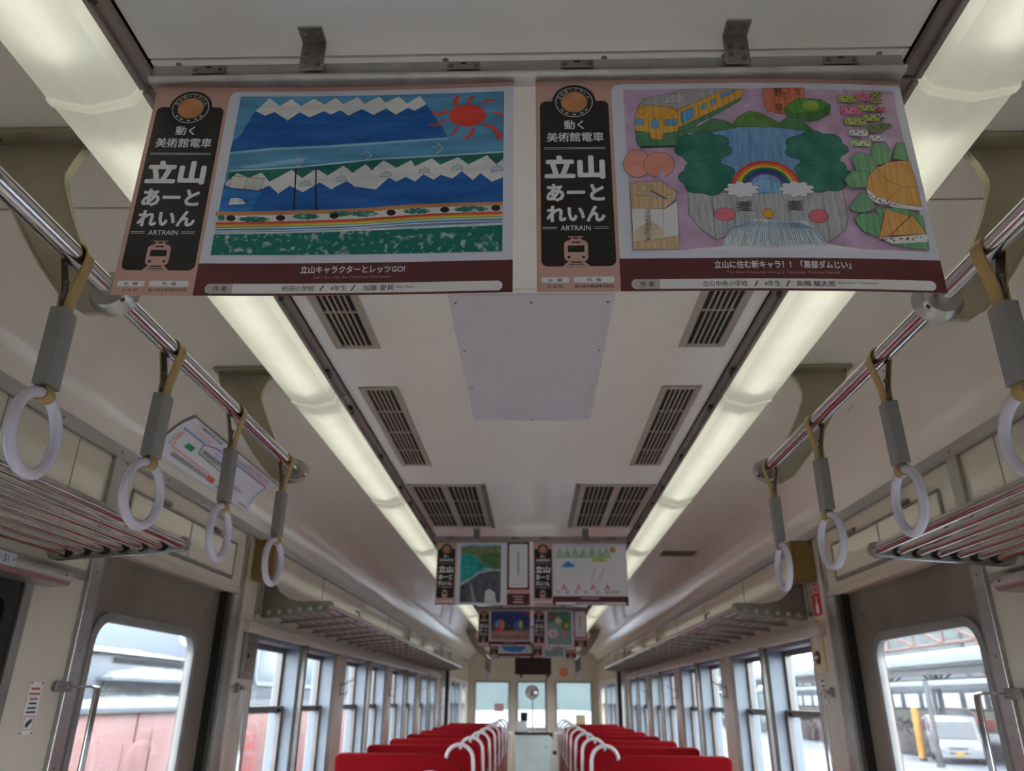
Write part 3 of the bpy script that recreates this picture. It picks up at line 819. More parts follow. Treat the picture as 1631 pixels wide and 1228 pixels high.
# ------------------------------------------------------------------ the two big posters in front
ROW_Y = 0.825
PZ = 2.205
def scribble(p, cx, cy, w, h, n, rgb, lw):
    pts = []
    for i in range(n):
        pts.append((cx + (-1 if i % 2 else 1) * w * (0.7 + 0.3 * random.random()), cy - h + 2 * h * i / n))
    p.line(pts, rgb, lw)
def poster_mountains(parent, bend, cuts):
    H = homog([(165, 62), (1577, 40), (1567, 905), (15, 918)], [(124, 18), (508, 18), (508, 285), (121, 285)])
    p = Print(2, H); BL, SK, GR, WH = (0, 72, 140), (66, 122, 158), (4, 84, 78), (190, 192, 198)
    p.poly([(165, 62), (1577, 40), (1567, 905), (15, 918)], SK, 'brush')
    zig = [(245, 140), (295, 163), (345, 143), (415, 187), (480, 143), (532, 170), (610, 135), (645, 155), (697, 130), (740, 160), (812, 125), (875, 157), (942, 122), (995, 157), (1060, 120), (1095, 137), (1158, 103)]
    p.poly([(110, 362), (125, 305), (165, 270), (235, 150)] + zig + [(1190, 150), (1230, 205), (1275, 283), (1000, 297), (600, 322), (330, 335)], BL, 'brush')
    tops = [(318, 68), (372, 110), (435, 72), (485, 110), (555, 70), (612, 100), (672, 65), (712, 98), (790, 60), (825, 97), (905, 58), (940, 92), (1010, 58), (1055, 98), (1125, 55)]
    p.poly([zig[0]] + tops + list(reversed(zig)), (184, 184, 182), 'brush')
    p.poly([(110, 362), (330, 337), (600, 324), (1000, 299), (1275, 286), (1280, 294), (1000, 310), (600, 336), (330, 350), (108, 374)], (118, 160, 184), 'brush')
    p.poly([(150, 440), (420, 400), (520, 392), (470, 420), (200, 450)], (104, 152, 184), 'brush')
    gl = [(108, 468), (460, 445), (900, 400), (1300, 385), (1573, 372)]
    p.poly([(a, b - 8) for a, b in gl] + list(reversed(gl)), (150, 180, 196), 'brush')
    p.poly(gl + [(1570, 560), (90, 560)], GR, 'brush')
    wt = [(95, 525), (150, 475), (215, 500), (280, 470), (322, 520), (440, 455), (495, 500), (570, 447), (632, 485), (715, 432), (765, 468), (835, 425), (868, 455), (930, 405), (1000, 445), (1078, 405), (1100, 438), (1190, 395), (1235, 432), (1330, 392), (1385, 432), (1485, 385), (1535, 435), (1572, 405)]
    p.poly(wt + [(1571, 570), (85, 590)], WH, 'brush')
    wb = [(1571, 505), (1510, 528), (1450, 480), (1410, 518), (1350, 468), (1300, 508), (1238, 485), (1200, 512), (1145, 483), (1100, 520), (1050, 495), (1000, 520), (960, 497), (890, 560), (780, 545), (735, 515), (650, 557), (590, 522), (500, 575), (430, 540), (370, 583), (320, 540), (270, 562), (180, 560), (80, 542)]
    p.poly(wb + [(55, 688), (450, 678), (900, 660), (1570, 642)], BL, 'brush')
    p.poly([(80, 560), (280, 575), (225, 680), (55, 688)], (24, 96, 164), 'brush')
    def band(y0, y1, t, c, st='brush'):
        k = [(40, y0), (450, y0 - 10), (800, y0 - 22), (1100, y0 - 42), (1300, (y1 + y0 - 30) / 2 - 8), (1569, y1)]
        p.poly(k + [(a, b + t) for a, b in reversed(k)], c, st)
    band(684, 638, 24, (158, 108, 72)); band(706, 658, 45, (180, 186, 184), 'wash')
    random.seed(3)
    for cx, cy, w in ((70, 716, 20), (240, 722, 80), (520, 706, 70), (700, 690, 60), (830, 692, 70), (1110, 680, 70), (1400, 674, 90)): p.blob(cx, cy, w, 15, (20, 98, 88), 'sponge', 11, 0.3)
    for x, y in ((120, 718), (383, 714), (669, 702), (973, 687), (1260, 675), (1533, 670)): p.ell(x, y, 25, 16, (28, 22, 22), n=18)
    band(741, 690, 12, (176, 50, 44)); band(751, 699, 10, (206, 120, 46)); band(759, 707, 9, (206, 186, 60)); band(766, 714, 6, (60, 130, 80)); band(771, 719, 10, (186, 190, 196)); band(778, 727, 10, (40, 110, 160)); band(786, 736, 7, (180, 190, 200)); band(792, 742, 7, (96, 96, 150))
    p.poly([(36, 796), (450, 786), (1000, 766), (1569, 748), (1567, 905), (15, 918)], (160, 182, 182), 'wash')
    p.poly([(33, 806), (450, 795), (1000, 778), (1569, 762), (1567, 903), (15, 916)], (2, 92, 84), 'sponge')
    # sun
    RD = (190, 50, 38)
    p.ell(1380, 168, 102, 60, RD, 'brush')
    for r in ([(1305, 112), (1300, 85), (1318, 62), (1340, 56), (1330, 85), (1326, 114)], [(1375, 98), (1385, 72), (1425, 55), (1410, 75), (1388, 100)], [(1445, 110), (1465, 90), (1500, 80), (1538, 92), (1500, 95), (1470, 103)],
              [(1185, 128), (1200, 150), (1235, 150), (1270, 128), (1265, 155), (1225, 168), (1190, 155)], [(1175, 210), (1215, 212), (1258, 182), (1250, 205), (1215, 222), (1180, 222)], [(1280, 275), (1305, 262), (1316, 225), (1330, 235), (1318, 265), (1290, 280)],
              [(1350, 295), (1385, 275), (1402, 235), (1418, 240), (1410, 275), (1375, 298)], [(1465, 212), (1520, 228), (1558, 262), (1563, 300), (1540, 302), (1535, 270), (1500, 238), (1468, 225)], [(1500, 152), (1540, 150), (1574, 165), (1572, 176), (1535, 162)]):
        p.poly(r, RD, 'brush')
    for a in ([(463, 452), (458, 560), (453, 672)], [(570, 445), (569, 560), (574, 668)]): p.line(a, (12, 12, 14), 2.0)
    for x, y in ((470, 410), (835, 378), (1218, 345)):
        for d, c in ((3, (200, 204, 206)), (0, (120, 130, 140))): p.line([(x - 30 + d, y - 5), (x + 10 + d, y - 20), (x + 28 + d, y), (x - 10 + d, y + 30)], c, 0.9); p.line([(x + 10 + d, y - 20), (x - 5 + d, y - 28)], c, 0.8)
    for x, y in ((513, 528), (705, 502), (945, 480), (1150, 462), (1327, 448), (1540, 458)):
        p.poly([(x - 30, y + 16), (x - 22, y - 8), (x - 10, y - 2), (x, y - 18), (x + 12, y - 4), (x + 22, y - 12), (x + 30, y + 12)], (150, 166, 176), 'flat', (50, 56, 60), 0.5)
    p.poly([(125, 494), (297, 505), (268, 570), (108, 556)], (164, 166, 160), 'wash', (40, 40, 40), 0.7); p.line([(205, 500), (190, 562)], (40, 40, 40), 0.6)
    p.poly([(105, 650), (118, 612), (150, 608), (180, 615), (200, 643)], (176, 184, 190), 'flat', (40, 50, 60), 0.6)
    p.obj('picture', parent, PW, bend, cuts, 'painting of blue snowy mountains with a red sun')
    q = Print(p.layer + 1); q.text('立山', 146, 193, 160, 201, (50, 60, 70), 0.0)
    q.obj('picture_lettering', parent, PW, bend, cuts)
def poster_dam(parent, bend, cuts):
    H = homog([(397, 245), (1428, 237), (1540, 838), (432, 853)], [(125, 19), (510, 19), (509, 285), (125, 285)])
    p = Print(2, H); K = (38, 34, 36)
    p.poly([(397, 245), (1428, 237), (1540, 838), (432, 853)], (158, 132, 160), 'wash')
    p.poly([(640, 853 - 5), (770, 835), (1150, 820), (1300, 838), (1540, 836), (1540, 842), (640, 851)], (190, 188, 196), 'flat')
    # yellow and green train
    OR, GN, GY, BU = (196, 132, 38), (50, 104, 74), (128, 126, 130), (62, 128, 176)
    p.poly([(452, 312), (480, 280), (640, 244), (800, 243), (735, 268), (612, 322), (470, 318)], GY, 'pencil', K, 0.6)
    p.poly([(545, 290), (590, 262), (655, 262), (610, 298), (550, 298)], (140, 138, 142), 'pencil', K, 0.4)
    p.poly([(604, 325), (735, 268), (800, 243), (858, 246), (850, 275), (735, 332), (608, 392)], OR, 'pencil', K, 0.6)
    p.poly([(608, 392), (735, 332), (850, 275), (842, 292), (735, 352), (690, 372), (600, 455)], GN, 'pencil', K, 0.5)
    p.poly([(443, 345), (455, 312), (480, 305), (585, 312), (608, 330), (608, 405), (560, 412), (495, 410), (443, 402)], OR, 'pencil', K, 0.6)
    p.poly([(443, 402), (495, 410), (560, 412), (608, 405), (602, 458), (455, 462), (446, 440)], GN, 'pencil', K, 0.6)
    p.poly([(492, 352), (545, 354), (553, 400), (548, 438), (505, 434), (495, 405)], (206, 142, 50), 'pencil', K, 0.5)
    p.poly(rrect(505, 533, 360, 394, 6, 3), BU, 'pencil', K, 0.4); p.poly([(443, 357), (475, 357), (474, 380), (445, 380)], BU, 'pencil', K, 0.4); p.poly([(557, 360), (603, 358), (602, 383), (558, 384)], BU, 'pencil', K, 0.4)
    for x, y in ((468, 329), (583, 332)): p.ell(x, y, 15, 14, (214, 150, 52), 'flat', 16, K, 0.4)
    for q in ([(620, 335), (664, 314), (668, 352), (622, 377)], [(696, 305), (713, 297), (715, 318), (698, 326)], [(732, 288), (750, 280), (752, 300), (734, 308)], [(768, 262), (832, 246), (820, 258), (770, 280)]): p.poly(q, BU, 'pencil', K, 0.5)
    p.poly([(683, 300), (722, 284), (724, 330), (686, 350)][0:0] or [(684, 302), (686, 352), (687, 352), (685, 302)], K)
    p.poly([(460, 462), (600, 458), (602, 466), (462, 471)], (60, 60, 64), 'flat')
    # boxes at the top
    p.poly([(930, 242), (1090, 237), (1085, 300), (1000, 340), (948, 328), (936, 310)], (180, 92, 62), 'pencil', K, 0.6); p.line([(958, 242), (962, 332)], K, 0.4)
    GB = (62, 116, 34)
    p.poly([(1010, 315), (1060, 278), (1150, 278), (1187, 300), (1182, 336), (1135, 360), (1100, 368), (1015, 345)], (44, 92, 36), 'pencil', K, 0.6)
    p.poly([(1010, 315), (1060, 278), (1150, 278), (1187, 300), (1135, 328), (1050, 336)], GB, 'pencil', K, 0.5); p.blob(1112, 304, 30, 18, (120, 146, 58), 'wash'); p.line([(1135, 328), (1135, 360)], K, 0.4)
    # hills and reservoir
    p.poly([(715, 400), (800, 390), (1045, 390), (1128, 405), (1112, 480), (1060, 560), (1010, 640), (880, 645), (800, 600), (735, 480)], (84, 124, 168), 'pencil', K, 0.5)
    p.poly([(805, 388), (835, 350), (878, 328), (925, 338), (990, 372), (968, 390)], (72, 110, 48), 'wash', K, 0.5)
    p.poly([(610, 410), (690, 385), (735, 357), (790, 366), (828, 394), (700, 416)], (56, 100, 60), 'wash', K, 0.5)
    p.poly([(968, 390), (1020, 350), (1070, 356), (1128, 406), (1060, 398)], (52, 100, 54), 'wash', K, 0.5)
    # dam wall
    p.poly([(640, 605), (730, 635), (900, 640), (1140, 625), (1222, 612), (1241, 720), (1232, 765), (1170, 815), (1100, 790), (940, 750), (820, 790), (745, 812), (690, 775), (645, 720)], (138, 138, 144), 'pencil', K, 0.6)
    p.line([(733, 638), (744, 812)], K, 0.6); p.line([(1143, 627), (1172, 814)], K, 0.6)
    # trees
    TE = (14, 92, 80)
    for cx, cy, rx, ry, ph in ((702, 470, 104, 62, 0.2), (716, 580, 104, 66, 0.9), (1128, 466, 116, 62, 0.4), (1150, 566, 108, 64, 1.3)): p.blob(cx, cy, rx, ry, TE, 'wash', 7, 0.16, K, 0.6, ph)
    # rainbow and clouds
    p.ell(935, 636, 60, 46, (96, 140, 184), 'pencil', a0=180, a1=360)
    for i, c in enumerate(((186, 50, 44), (200, 104, 44), (206, 168, 62), (22, 104, 66), (24, 66, 130), (88, 58, 120))):
        k0, k1 = 128 - i * 11.5, 128 - (i + 1) * 11.5
        p.arc(935, 612, k0, k0 * 0.745, k1, k1 * 0.745, c, 'brush', 172, 352)
    for x, y in ((845, 626), (1050, 622)): p.blob(x, y, 62, 28, (200, 202, 210), 'flat', 9, 0.3, K, 0.5)
    # drawn face on the dam wall
    for x, y in ((853, 690), (1043, 685)): scribble(p, x, y, 34, 20, 12, (34, 32, 34), 0.9)
    p.ell(780, 719, 39, 24, (206, 100, 112), 'wash', 24, K, 0.5); p.ell(1130, 721, 37, 25, (200, 90, 104), 'wash', 24, K, 0.6); p.ell(941, 714, 20, 18, (184, 136, 50), 'flat', 20, K, 0.5)
    p.poly([(768, 838), (790, 790), (830, 755), (900, 735), (1000, 742), (1080, 738), (1130, 780), (1158, 828), (1080, 820), (960, 842), (860, 830)], (170, 182, 196), 'pencil')
    random.seed(5)
    for i in range(46):
        t = i / 45; x0 = 860 + 190 * t; x1 = 772 + 380 * t; y1 = 842 - 30 * abs(t - 0.5) - 30 * random.random()
        p.line([(x0, 742 + 6 * random.random()), ((x0 + x1) / 2 + (x1 - x0) * 0.15, 770), (x1, y1)], ((70, 116, 152), (96, 134, 164), (60, 90, 116))[i % 3], 0.7)
    # peaches
    p.ell(450, 530, 52, 52, (204, 128, 116), 'wash', 26, K, 0.5, 0, 360); p.ell(533, 534, 58, 48, (208, 126, 110), 'wash', 26, K, 0.5); p.poly([(520, 585), (545, 550), (556, 580)], (158, 132, 160), 'wash')
    # rice bag
    p.poly([(422, 612), (455, 596), (545, 598), (600, 640), (590, 668), (555, 700), (428, 698)], (166, 140, 108), 'pencil', K, 0.5)
    p.poly([(428, 698), (555, 700), (602, 668), (606, 850), (434, 852)], (182, 182, 186), 'flat', K, 0.5); p.line([(546, 660), (550, 850)], K, 0.4); p.line([(440, 650), (545, 655), (598, 640)], K, 0.4)
    p.poly([(432, 790), (480, 752), (505, 745), (545, 775), (560, 830), (432, 835)], (186, 160, 140), 'wash'); p.poly([(432, 826), (606, 800), (606, 850), (434, 852)], (166, 140, 108), 'pencil', K, 0.4)
    for i in range(9):
        a = 2 * PI * i / 9; p.ell(483 + 24 * math.cos(a), 624 + 18 * math.sin(a), 7, 4, (176, 160, 132), 'flat', 8, K, 0.4, rot=a)
    p.line([(500, 632), (560, 664)], (40, 74, 120), 1.8)
    # dumpling skewers
    for a in ([(1238, 238), (1270, 380), (1300, 460)], [(1246, 238), (1278, 380), (1306, 460)], [(1305, 238), (1345, 430)], [(1312, 238), (1352, 430)], [(1350, 238), (1385, 370)]): p.line(a, (70, 50, 60), 0.6)
    OL, PK, PG = (138, 146, 76), (192, 92, 124), (150, 168, 130)
    for x, y, w, h, c in ((1252, 278, 42, 14, OL), (1316, 270, 36, 12, PK), (1360, 257, 22, 8, OL), (1265, 322, 42, 14, PK), (1325, 310, 34, 12, OL), (1362, 283, 22, 8, OL), (1278, 364, 42, 14, OL), (1340, 348, 34, 12, OL), (1375, 313, 20, 8, PK), (1288, 407, 38, 12, (184, 180, 190)), (1352, 390, 32, 12, (96, 116, 60)), (1382, 338, 20, 8, (176, 170, 180)), (1296, 447, 40, 11, PG), (1357, 425, 30, 11, (176, 164, 182)), (1392, 376, 22, 9, (84, 110, 62))):
        p.poly(rrect(x - w, x + w, y - h, y + h, h * 0.8, 4), c, 'wash', K, 0.4)
        for k in range(4): p.ell(x - w * 0.7 + k * w * 0.45, y + (-1) ** k * h * 0.35, 4, 3, (60, 60, 40), n=6)
    # leaves and orange slices
    LF = (84, 132, 96)
    for q in ([(1252, 505), (1285, 480), (1345, 500), (1365, 550), (1320, 570), (1275, 550)], [(1330, 480), (1345, 445), (1390, 440), (1412, 480), (1400, 515), (1350, 530)], [(1415, 500), (1430, 440), (1462, 440), (1476, 510)], [(1225, 585), (1260, 550), (1320, 555), (1325, 610), (1250, 618)],
              [(1245, 685), (1290, 632), (1330, 640), (1340, 690), (1300, 708), (1255, 702)], [(1260, 730), (1290, 708), (1370, 712), (1352, 795), (1290, 775)], [(1340, 690), (1440, 680), (1520, 712), (1530, 780), (1400, 790)], [(1380, 812), (1535, 800), (1538, 836), (1450, 830)]): p.poly(q, LF, 'pencil', K, 0.5)
    ORG = (196, 132, 62)
    p.poly([(1310, 610), (1318, 575), (1345, 540), (1400, 513), (1476, 503), (1500, 590), (1515, 676), (1430, 670), (1345, 645)], ORG, 'pencil', K, 0.6); p.line([(1350, 538), (1385, 580), (1450, 605), (1503, 602)], K, 0.5); p.line([(1450, 605), (1420, 630), (1385, 660)], K, 0.5)
    p.poly([(1310, 612), (1345, 645), (1430, 670), (1515, 678), (1514, 690), (1420, 684), (1340, 668), (1318, 645)], (192, 190, 192), 'flat')
    p.poly([(1350, 800), (1380, 688), (1470, 714), (1390, 790)], (196, 130, 66), 'pencil', K, 0.5); p.poly([(1390, 790), (1480, 708), (1530, 776)], (200, 138, 70), 'pencil', K, 0.5)
    p.poly([(1350, 800), (1530, 778), (1534, 806), (1400, 818)], (192, 190, 192), 'flat')
    random.seed(9)
    for i in range(46):
        t = random.random()
        x, y = (1318 + 110 * t, 632 + 44 * t + random.random() * 18) if i % 2 else (1360 + 168 * t, 803 - 16 * t + random.random() * 10)
        p.ell(x, y, 3.2, 2.4, (50, 44, 44), n=6)
    p.obj('picture', parent, PW, bend, cuts, 'child drawing of a dam with a rainbow and a train')
    q = Print(p.layer + 1, H)
    def tx(t, x0, y0, x1, y1, c, b=0.0):
        (a0, b0), (a1, b1) = q.uv((x0, y0)), q.uv((x1, y1)); q.text(t, a0, b0, a1, b1, c, b)
    tx('野', 968, 248, 1002, 280, (70, 34, 24), 0.015); tx('草', 973, 306, 1004, 336, (70, 34, 24), 0.015); tx('立', 1046, 246, 1074, 272, (70, 34, 24), 0.01)
    for i, ch in enumerate('味けん'): tx(ch, 1004 + i * 3, 262 + i * 16, 1022 + i * 3, 276 + i * 16, (80, 40, 30))
    for i, ch in enumerate('立山のちから米'): tx(ch, 478, 706 + i * 17, 500, 721 + i * 17, (30, 30, 32), 0.01)
    q.obj('picture_lettering', parent, PW, bend, cuts)

bendL = lambda u, v: 0.005 * math.sin(u / PW * PI) + 0.008 * v / PH
bendR = lambda u, v: 0.011 * max(0.0, (u - 240) / 282) ** 2 + 0.008 * v / PH
PL = thing('hanging_poster', 'near left hanging poster with painted blue mountains and red sun', 'poster', (-0.276, ROW_Y, PZ), 'hanging art posters')
sheet(PL, bendL, 20); title_parts(PL, bendL, 20); landscape_card(PL, bendL, 20); poster_mountains(PL, bendL, 20)
landscape_caption(PL, bendL, 20, '立山キャラクターとレッツGO!', (243.5, 381), "Let's Go with the Tateyama Characters", (262, 363), [('利田小学校', 222, 264), ('/', 271, 277), ('4年生', 285, 306.5), ('/', 312, 318), ('加藤 愛莉', 328, 368)], ('Airi Kato', 371, 395))
PR = thing('hanging_poster', 'near right hanging poster with a drawn dam, rainbow and yellow train', 'poster', (0.277, ROW_Y, PZ), 'hanging art posters')
sheet(PR, bendR, 20); title_parts(PR, bendR, 20); landscape_card(PR, bendR, 20); poster_dam(PR, bendR, 20)
landscape_caption(PR, bendR, 20, '立山に住む新キャラ！！「黒部ダムじい」', (228.7, 403), "The New Character Living in Tateyama: 'Kurobe Dam-jii'", (243, 388), [('立山中央小学校', 211, 268), ('/', 276, 282), ('4年生', 289, 310), ('/', 316, 322), ('高橋 駿太郎', 330, 379)], ('Syuntaro Takahashi', 383, 434))

# ------------------------------------------------------------------ farther posters
def far_landscape(parent, art):
    sheet(parent, None, 0); title_parts(parent, None, 0, False); landscape_card(parent, None, 0)
    p = Print(2); art(p); p.obj('picture', parent, PW)
    b = Print(2); b.rect(107, 297, 522, 345, C_MAROON); b.poly(rrect(121, 509, 327.6, 341.8, 7, 5), (186, 184, 186)); b.rect(262, 304, 360, 311, (150, 130, 130)); b.rect(230, 332, 390, 337, (90, 86, 86))
    b.obj('caption_band', parent, PW)
def far_portrait(parent, art):
    sheet(parent, None, 0); title_parts(parent, None, 0, False)
    c = Print(1); c.poly(rrect(112, 396, 4, 345, 6, 4), C_CARD); c.obj('picture_card', parent, PW)
    p = Print(2); art(p); p.obj('picture', parent, PW)
    b = Print(2); b.rect(398, 0, 522, 262, C_MAROON); b.rect(398, 284, 522, 345, C_MAROON); b.poly(rrect(408, 512, 10, 252, 10, 5), C_WHITE)
    for i in range(12): b.rect(455, 54 + i * 11, 464, 62 + i * 11, (90, 84, 86))
    b.rect(418, 232, 502, 234, (120, 120, 120)); b.rect(430, 296, 490, 301, (170, 150, 150)); b.rect(440, 310, 480, 316, (170, 150, 150)); b.rect(432, 325, 488, 334, (170, 150, 150))
    b.obj('side_panel', parent, PW)
def art_lake(p):
    p.rect(136, 14, 362, 332, (110, 150, 176), 'wash'); p.poly([(136, 34), (190, 20), (260, 26), (362, 22), (362, 140), (300, 130), (230, 90), (180, 60), (136, 66)], (96, 112, 74), 'wash'); p.poly([(230, 86), (300, 60), (362, 64), (362, 160), (280, 140)], (62, 100, 56), 'wash')
    p.poly([(136, 66), (180, 60), (230, 92), (280, 138), (230, 190), (180, 200), (136, 226)], (20, 130, 128), 'wash'); p.poly([(240, 116), (300, 140), (220, 150)], (10, 104, 104), 'wash')
    p.poly([(136, 232), (180, 210), (240, 170), (300, 158), (362, 160), (362, 332), (136, 332)], (66, 70, 78), 'wash'); p.poly([(136, 228), (180, 206), (240, 166), (300, 150), (362, 152), (362, 162), (300, 162), (240, 178), (180, 220), (136, 242)], (140, 146, 146), 'wash')
    p.poly([(272, 330), (276, 270), (300, 258), (330, 280), (338, 330)], (176, 176, 172), 'wash'); p.poly([(190, 240), (200, 230), (226, 330), (206, 330)], (120, 126, 132), 'wash'); p.poly([(140, 250), (166, 240), (170, 330), (140, 330)], (48, 52, 58), 'wash')
def art_sketch(p):
    p.rect(124, 18, 508, 285, (186, 186, 192)); p.line([(124, 20), (508, 18)], (110, 150, 190), 2.0)
    for i, x in enumerate((150, 190, 235, 280, 330, 375, 410)): p.poly([(x - 30, 88), (x, 24 + 8 * (i % 2)), (x + 30, 88)], (128, 160, 140), 'wash')
    p.rect(330, 88, 410, 104, (150, 158, 70), 'wash'); p.rect(330, 104, 410, 109, (170, 130, 60), 'wash'); p.ell(446, 42, 17, 17, (196, 120, 48), 'wash')
    p.poly(rrect(160, 230, 122, 140, 8, 4), (48, 118, 172), 'wash'); p.ell(194, 118, 18, 10, (60, 128, 178), 'wash')
    for x in (320, 366): p.line([(x, 206), (x + 24, 148)], (110, 110, 106), 2.4); p.line([(x + 8, 206), (x + 30, 150)], (130, 130, 126), 1.2)
    p.line([(150, 226), (410, 226), (410, 120)], (160, 160, 164), 0.8)
    for x, c in ((170, (184, 90, 120)), (250, (190, 110, 136)), (330, (184, 96, 120)), (408, (150, 110, 130))): p.poly([(x - 18, 262), (x, 226), (x + 18, 262), (x + 6, 262), (x, 246), (x - 6, 262)], c)
    for x in (140, 190, 238, 290, 356, 410, 440, 464): p.rect(x - 12, 266, x + 8, 282, (164, 140, 136), 'wash')
def art_night(p):
    p.rect(124, 14, 508, 285, (24, 48, 96), 'wash'); p.rect(124, 180, 508, 285, (120, 104, 92), 'wash'); p.poly([(124, 150), (200, 120), (260, 150), (330, 130), (508, 160), (508, 190), (124, 200)], (40, 70, 90), 'wash')
    for x, y, w, h, c in ((210, 150, 46, 56, (180, 60, 90)), (190, 130, 20, 30, (90, 150, 200)), (240, 140, 18, 40, (210, 150, 60)), (390, 150, 36, 46, (60, 90, 160)), (420, 140, 16, 40, (210, 190, 60)), (300, 186, 40, 12, (60, 40, 40)), (300, 220, 150, 16, (150, 120, 90))): p.blob(x, y, w, h, c, 'wash', 7, 0.25)
    p.poly([(440, 14), (508, 14), (508, 60), (470, 40)], (140, 40, 60), 'wash')
def art_green(p):
    p.rect(136, 14, 372, 325, (104, 140, 132), 'wash'); p.poly([(136, 14), (300, 14), (372, 40), (372, 120), (250, 90), (136, 130)], (60, 110, 90), 'wash')
    for x, y, w, h, c in ((184, 62, 34, 44, (110, 74, 60)), (320, 150, 40, 60, (50, 110, 60)), (322, 150, 20, 26, (200, 160, 50)), (244, 100, 30, 30, (190, 180, 160)), (190, 220, 50, 44, (190, 184, 184)), (190, 222, 16, 14, (200, 110, 130)), (300, 220, 40, 30, (150, 120, 110))): p.blob(x, y, w, h, c, 'wash', 7, 0.2)
def art_blue(p):
    p.rect(124, 18, 508, 285, (170, 190, 200), 'wash'); p.blob(300, 220, 150, 58, (30, 110, 176), 'wash', 9, 0.2); p.ell(300, 190, 70, 16, (70, 140, 110), 'wash')
def far_poster(x, y, z, kind, art, label):
    t = thing('hanging_poster', label, 'poster', (x, y, z), 'hanging art posters')
    (far_portrait if kind == 'p' else far_landscape)(t, art); return t
far_poster(-0.272, 4.25, 2.205, 'p', art_lake, 'second-row left hanging poster with a teal lake and grey dam')
far_poster(0.272, 4.25, 2.205, 'l', art_sketch, 'second-row right hanging poster with pale green peaks on white')
far_poster(-0.272, 7.7, 2.205, 'l', art_night, 'third-row left hanging poster with a colourful dark blue night painting')
far_poster(0.272, 7.7, 2.205, 'p', art_green, 'third-row right hanging poster with a green portrait painting')
far_poster(-0.272, 9.8, 2.205, 'l', art_blue, 'rearmost left hanging poster with a blue shape, mostly hidden')
far_poster(0.272, 9.8, 2.205, 'p', art_green, 'rearmost right hanging poster with a pale picture, mostly hidden')

# ------------------------------------------------------------------ poster hanger bars
def hanger(y, label):
    t = thing('poster_hanger', label, 'hanger bar', (0, y, 2.2), 'poster hanger bars')
    mb = MB()
    mb.prism([(-0.004, 0.004), (-0.012, 0.004), (-0.016, 0.009), (-0.012, 0.013), (-0.008, 0.016), (-0.008, 0.036), (0.010, 0.036), (0.010, 0.004), (0.003, 0.004)], 'x', -0.546, 0.540)
    mb.build('bar', M_ALU, t, ang=60)
    for x in (-0.310, 0.306):
        mb = MB(); mb.box(x - 0.018, x + 0.018, -0.013, -0.010, 0.020, 0.075); mb.box(x - 0.018, x + 0.018, -0.040, -0.010, 0.0725, 0.0752)
        b = mb.build('bracket', M_ALUD, t, bevel=0.0015, seg=1)
        for dx in (-0.009, 0.009):
            screw(b, (x + dx, -0.013, 0.052 if dx < 0 else 0.050), (-PI / 2, 0, 0), 0.9); screw(b, (x + dx, -0.013, 0.036 if dx < 0 else 0.030), (-PI / 2, 0, 0), 0.9); screw(b, (x + dx, -0.028, 0.0725), None, 0.9)
    for x in (-0.462, -0.088, 0.076, 0.452):
        c = MB().box(x - 0.024, x + 0.024, -0.011, -0.008, 0.019, 0.033).build('clip', M_ALUD, t, bevel=0.001, seg=1)
        for dx in (-0.018, 0.018): screw(c, (x + dx, -0.011, 0.025), (-PI / 2, 0, 0), 0.8)
        MB().box(x - 0.004, x + 0.004, -0.0116, -0.0108, 0.028, 0.0305).build('slot', M_BLACK, c)
    return t
for y, l in ((ROW_Y, 'aluminium bar holding the two near posters under the ceiling'), (4.25, 'aluminium bar holding the second poster row'), (7.7, 'aluminium bar holding the third poster row'), (9.8, 'aluminium bar holding the rearmost poster row')): hanger(y, l)

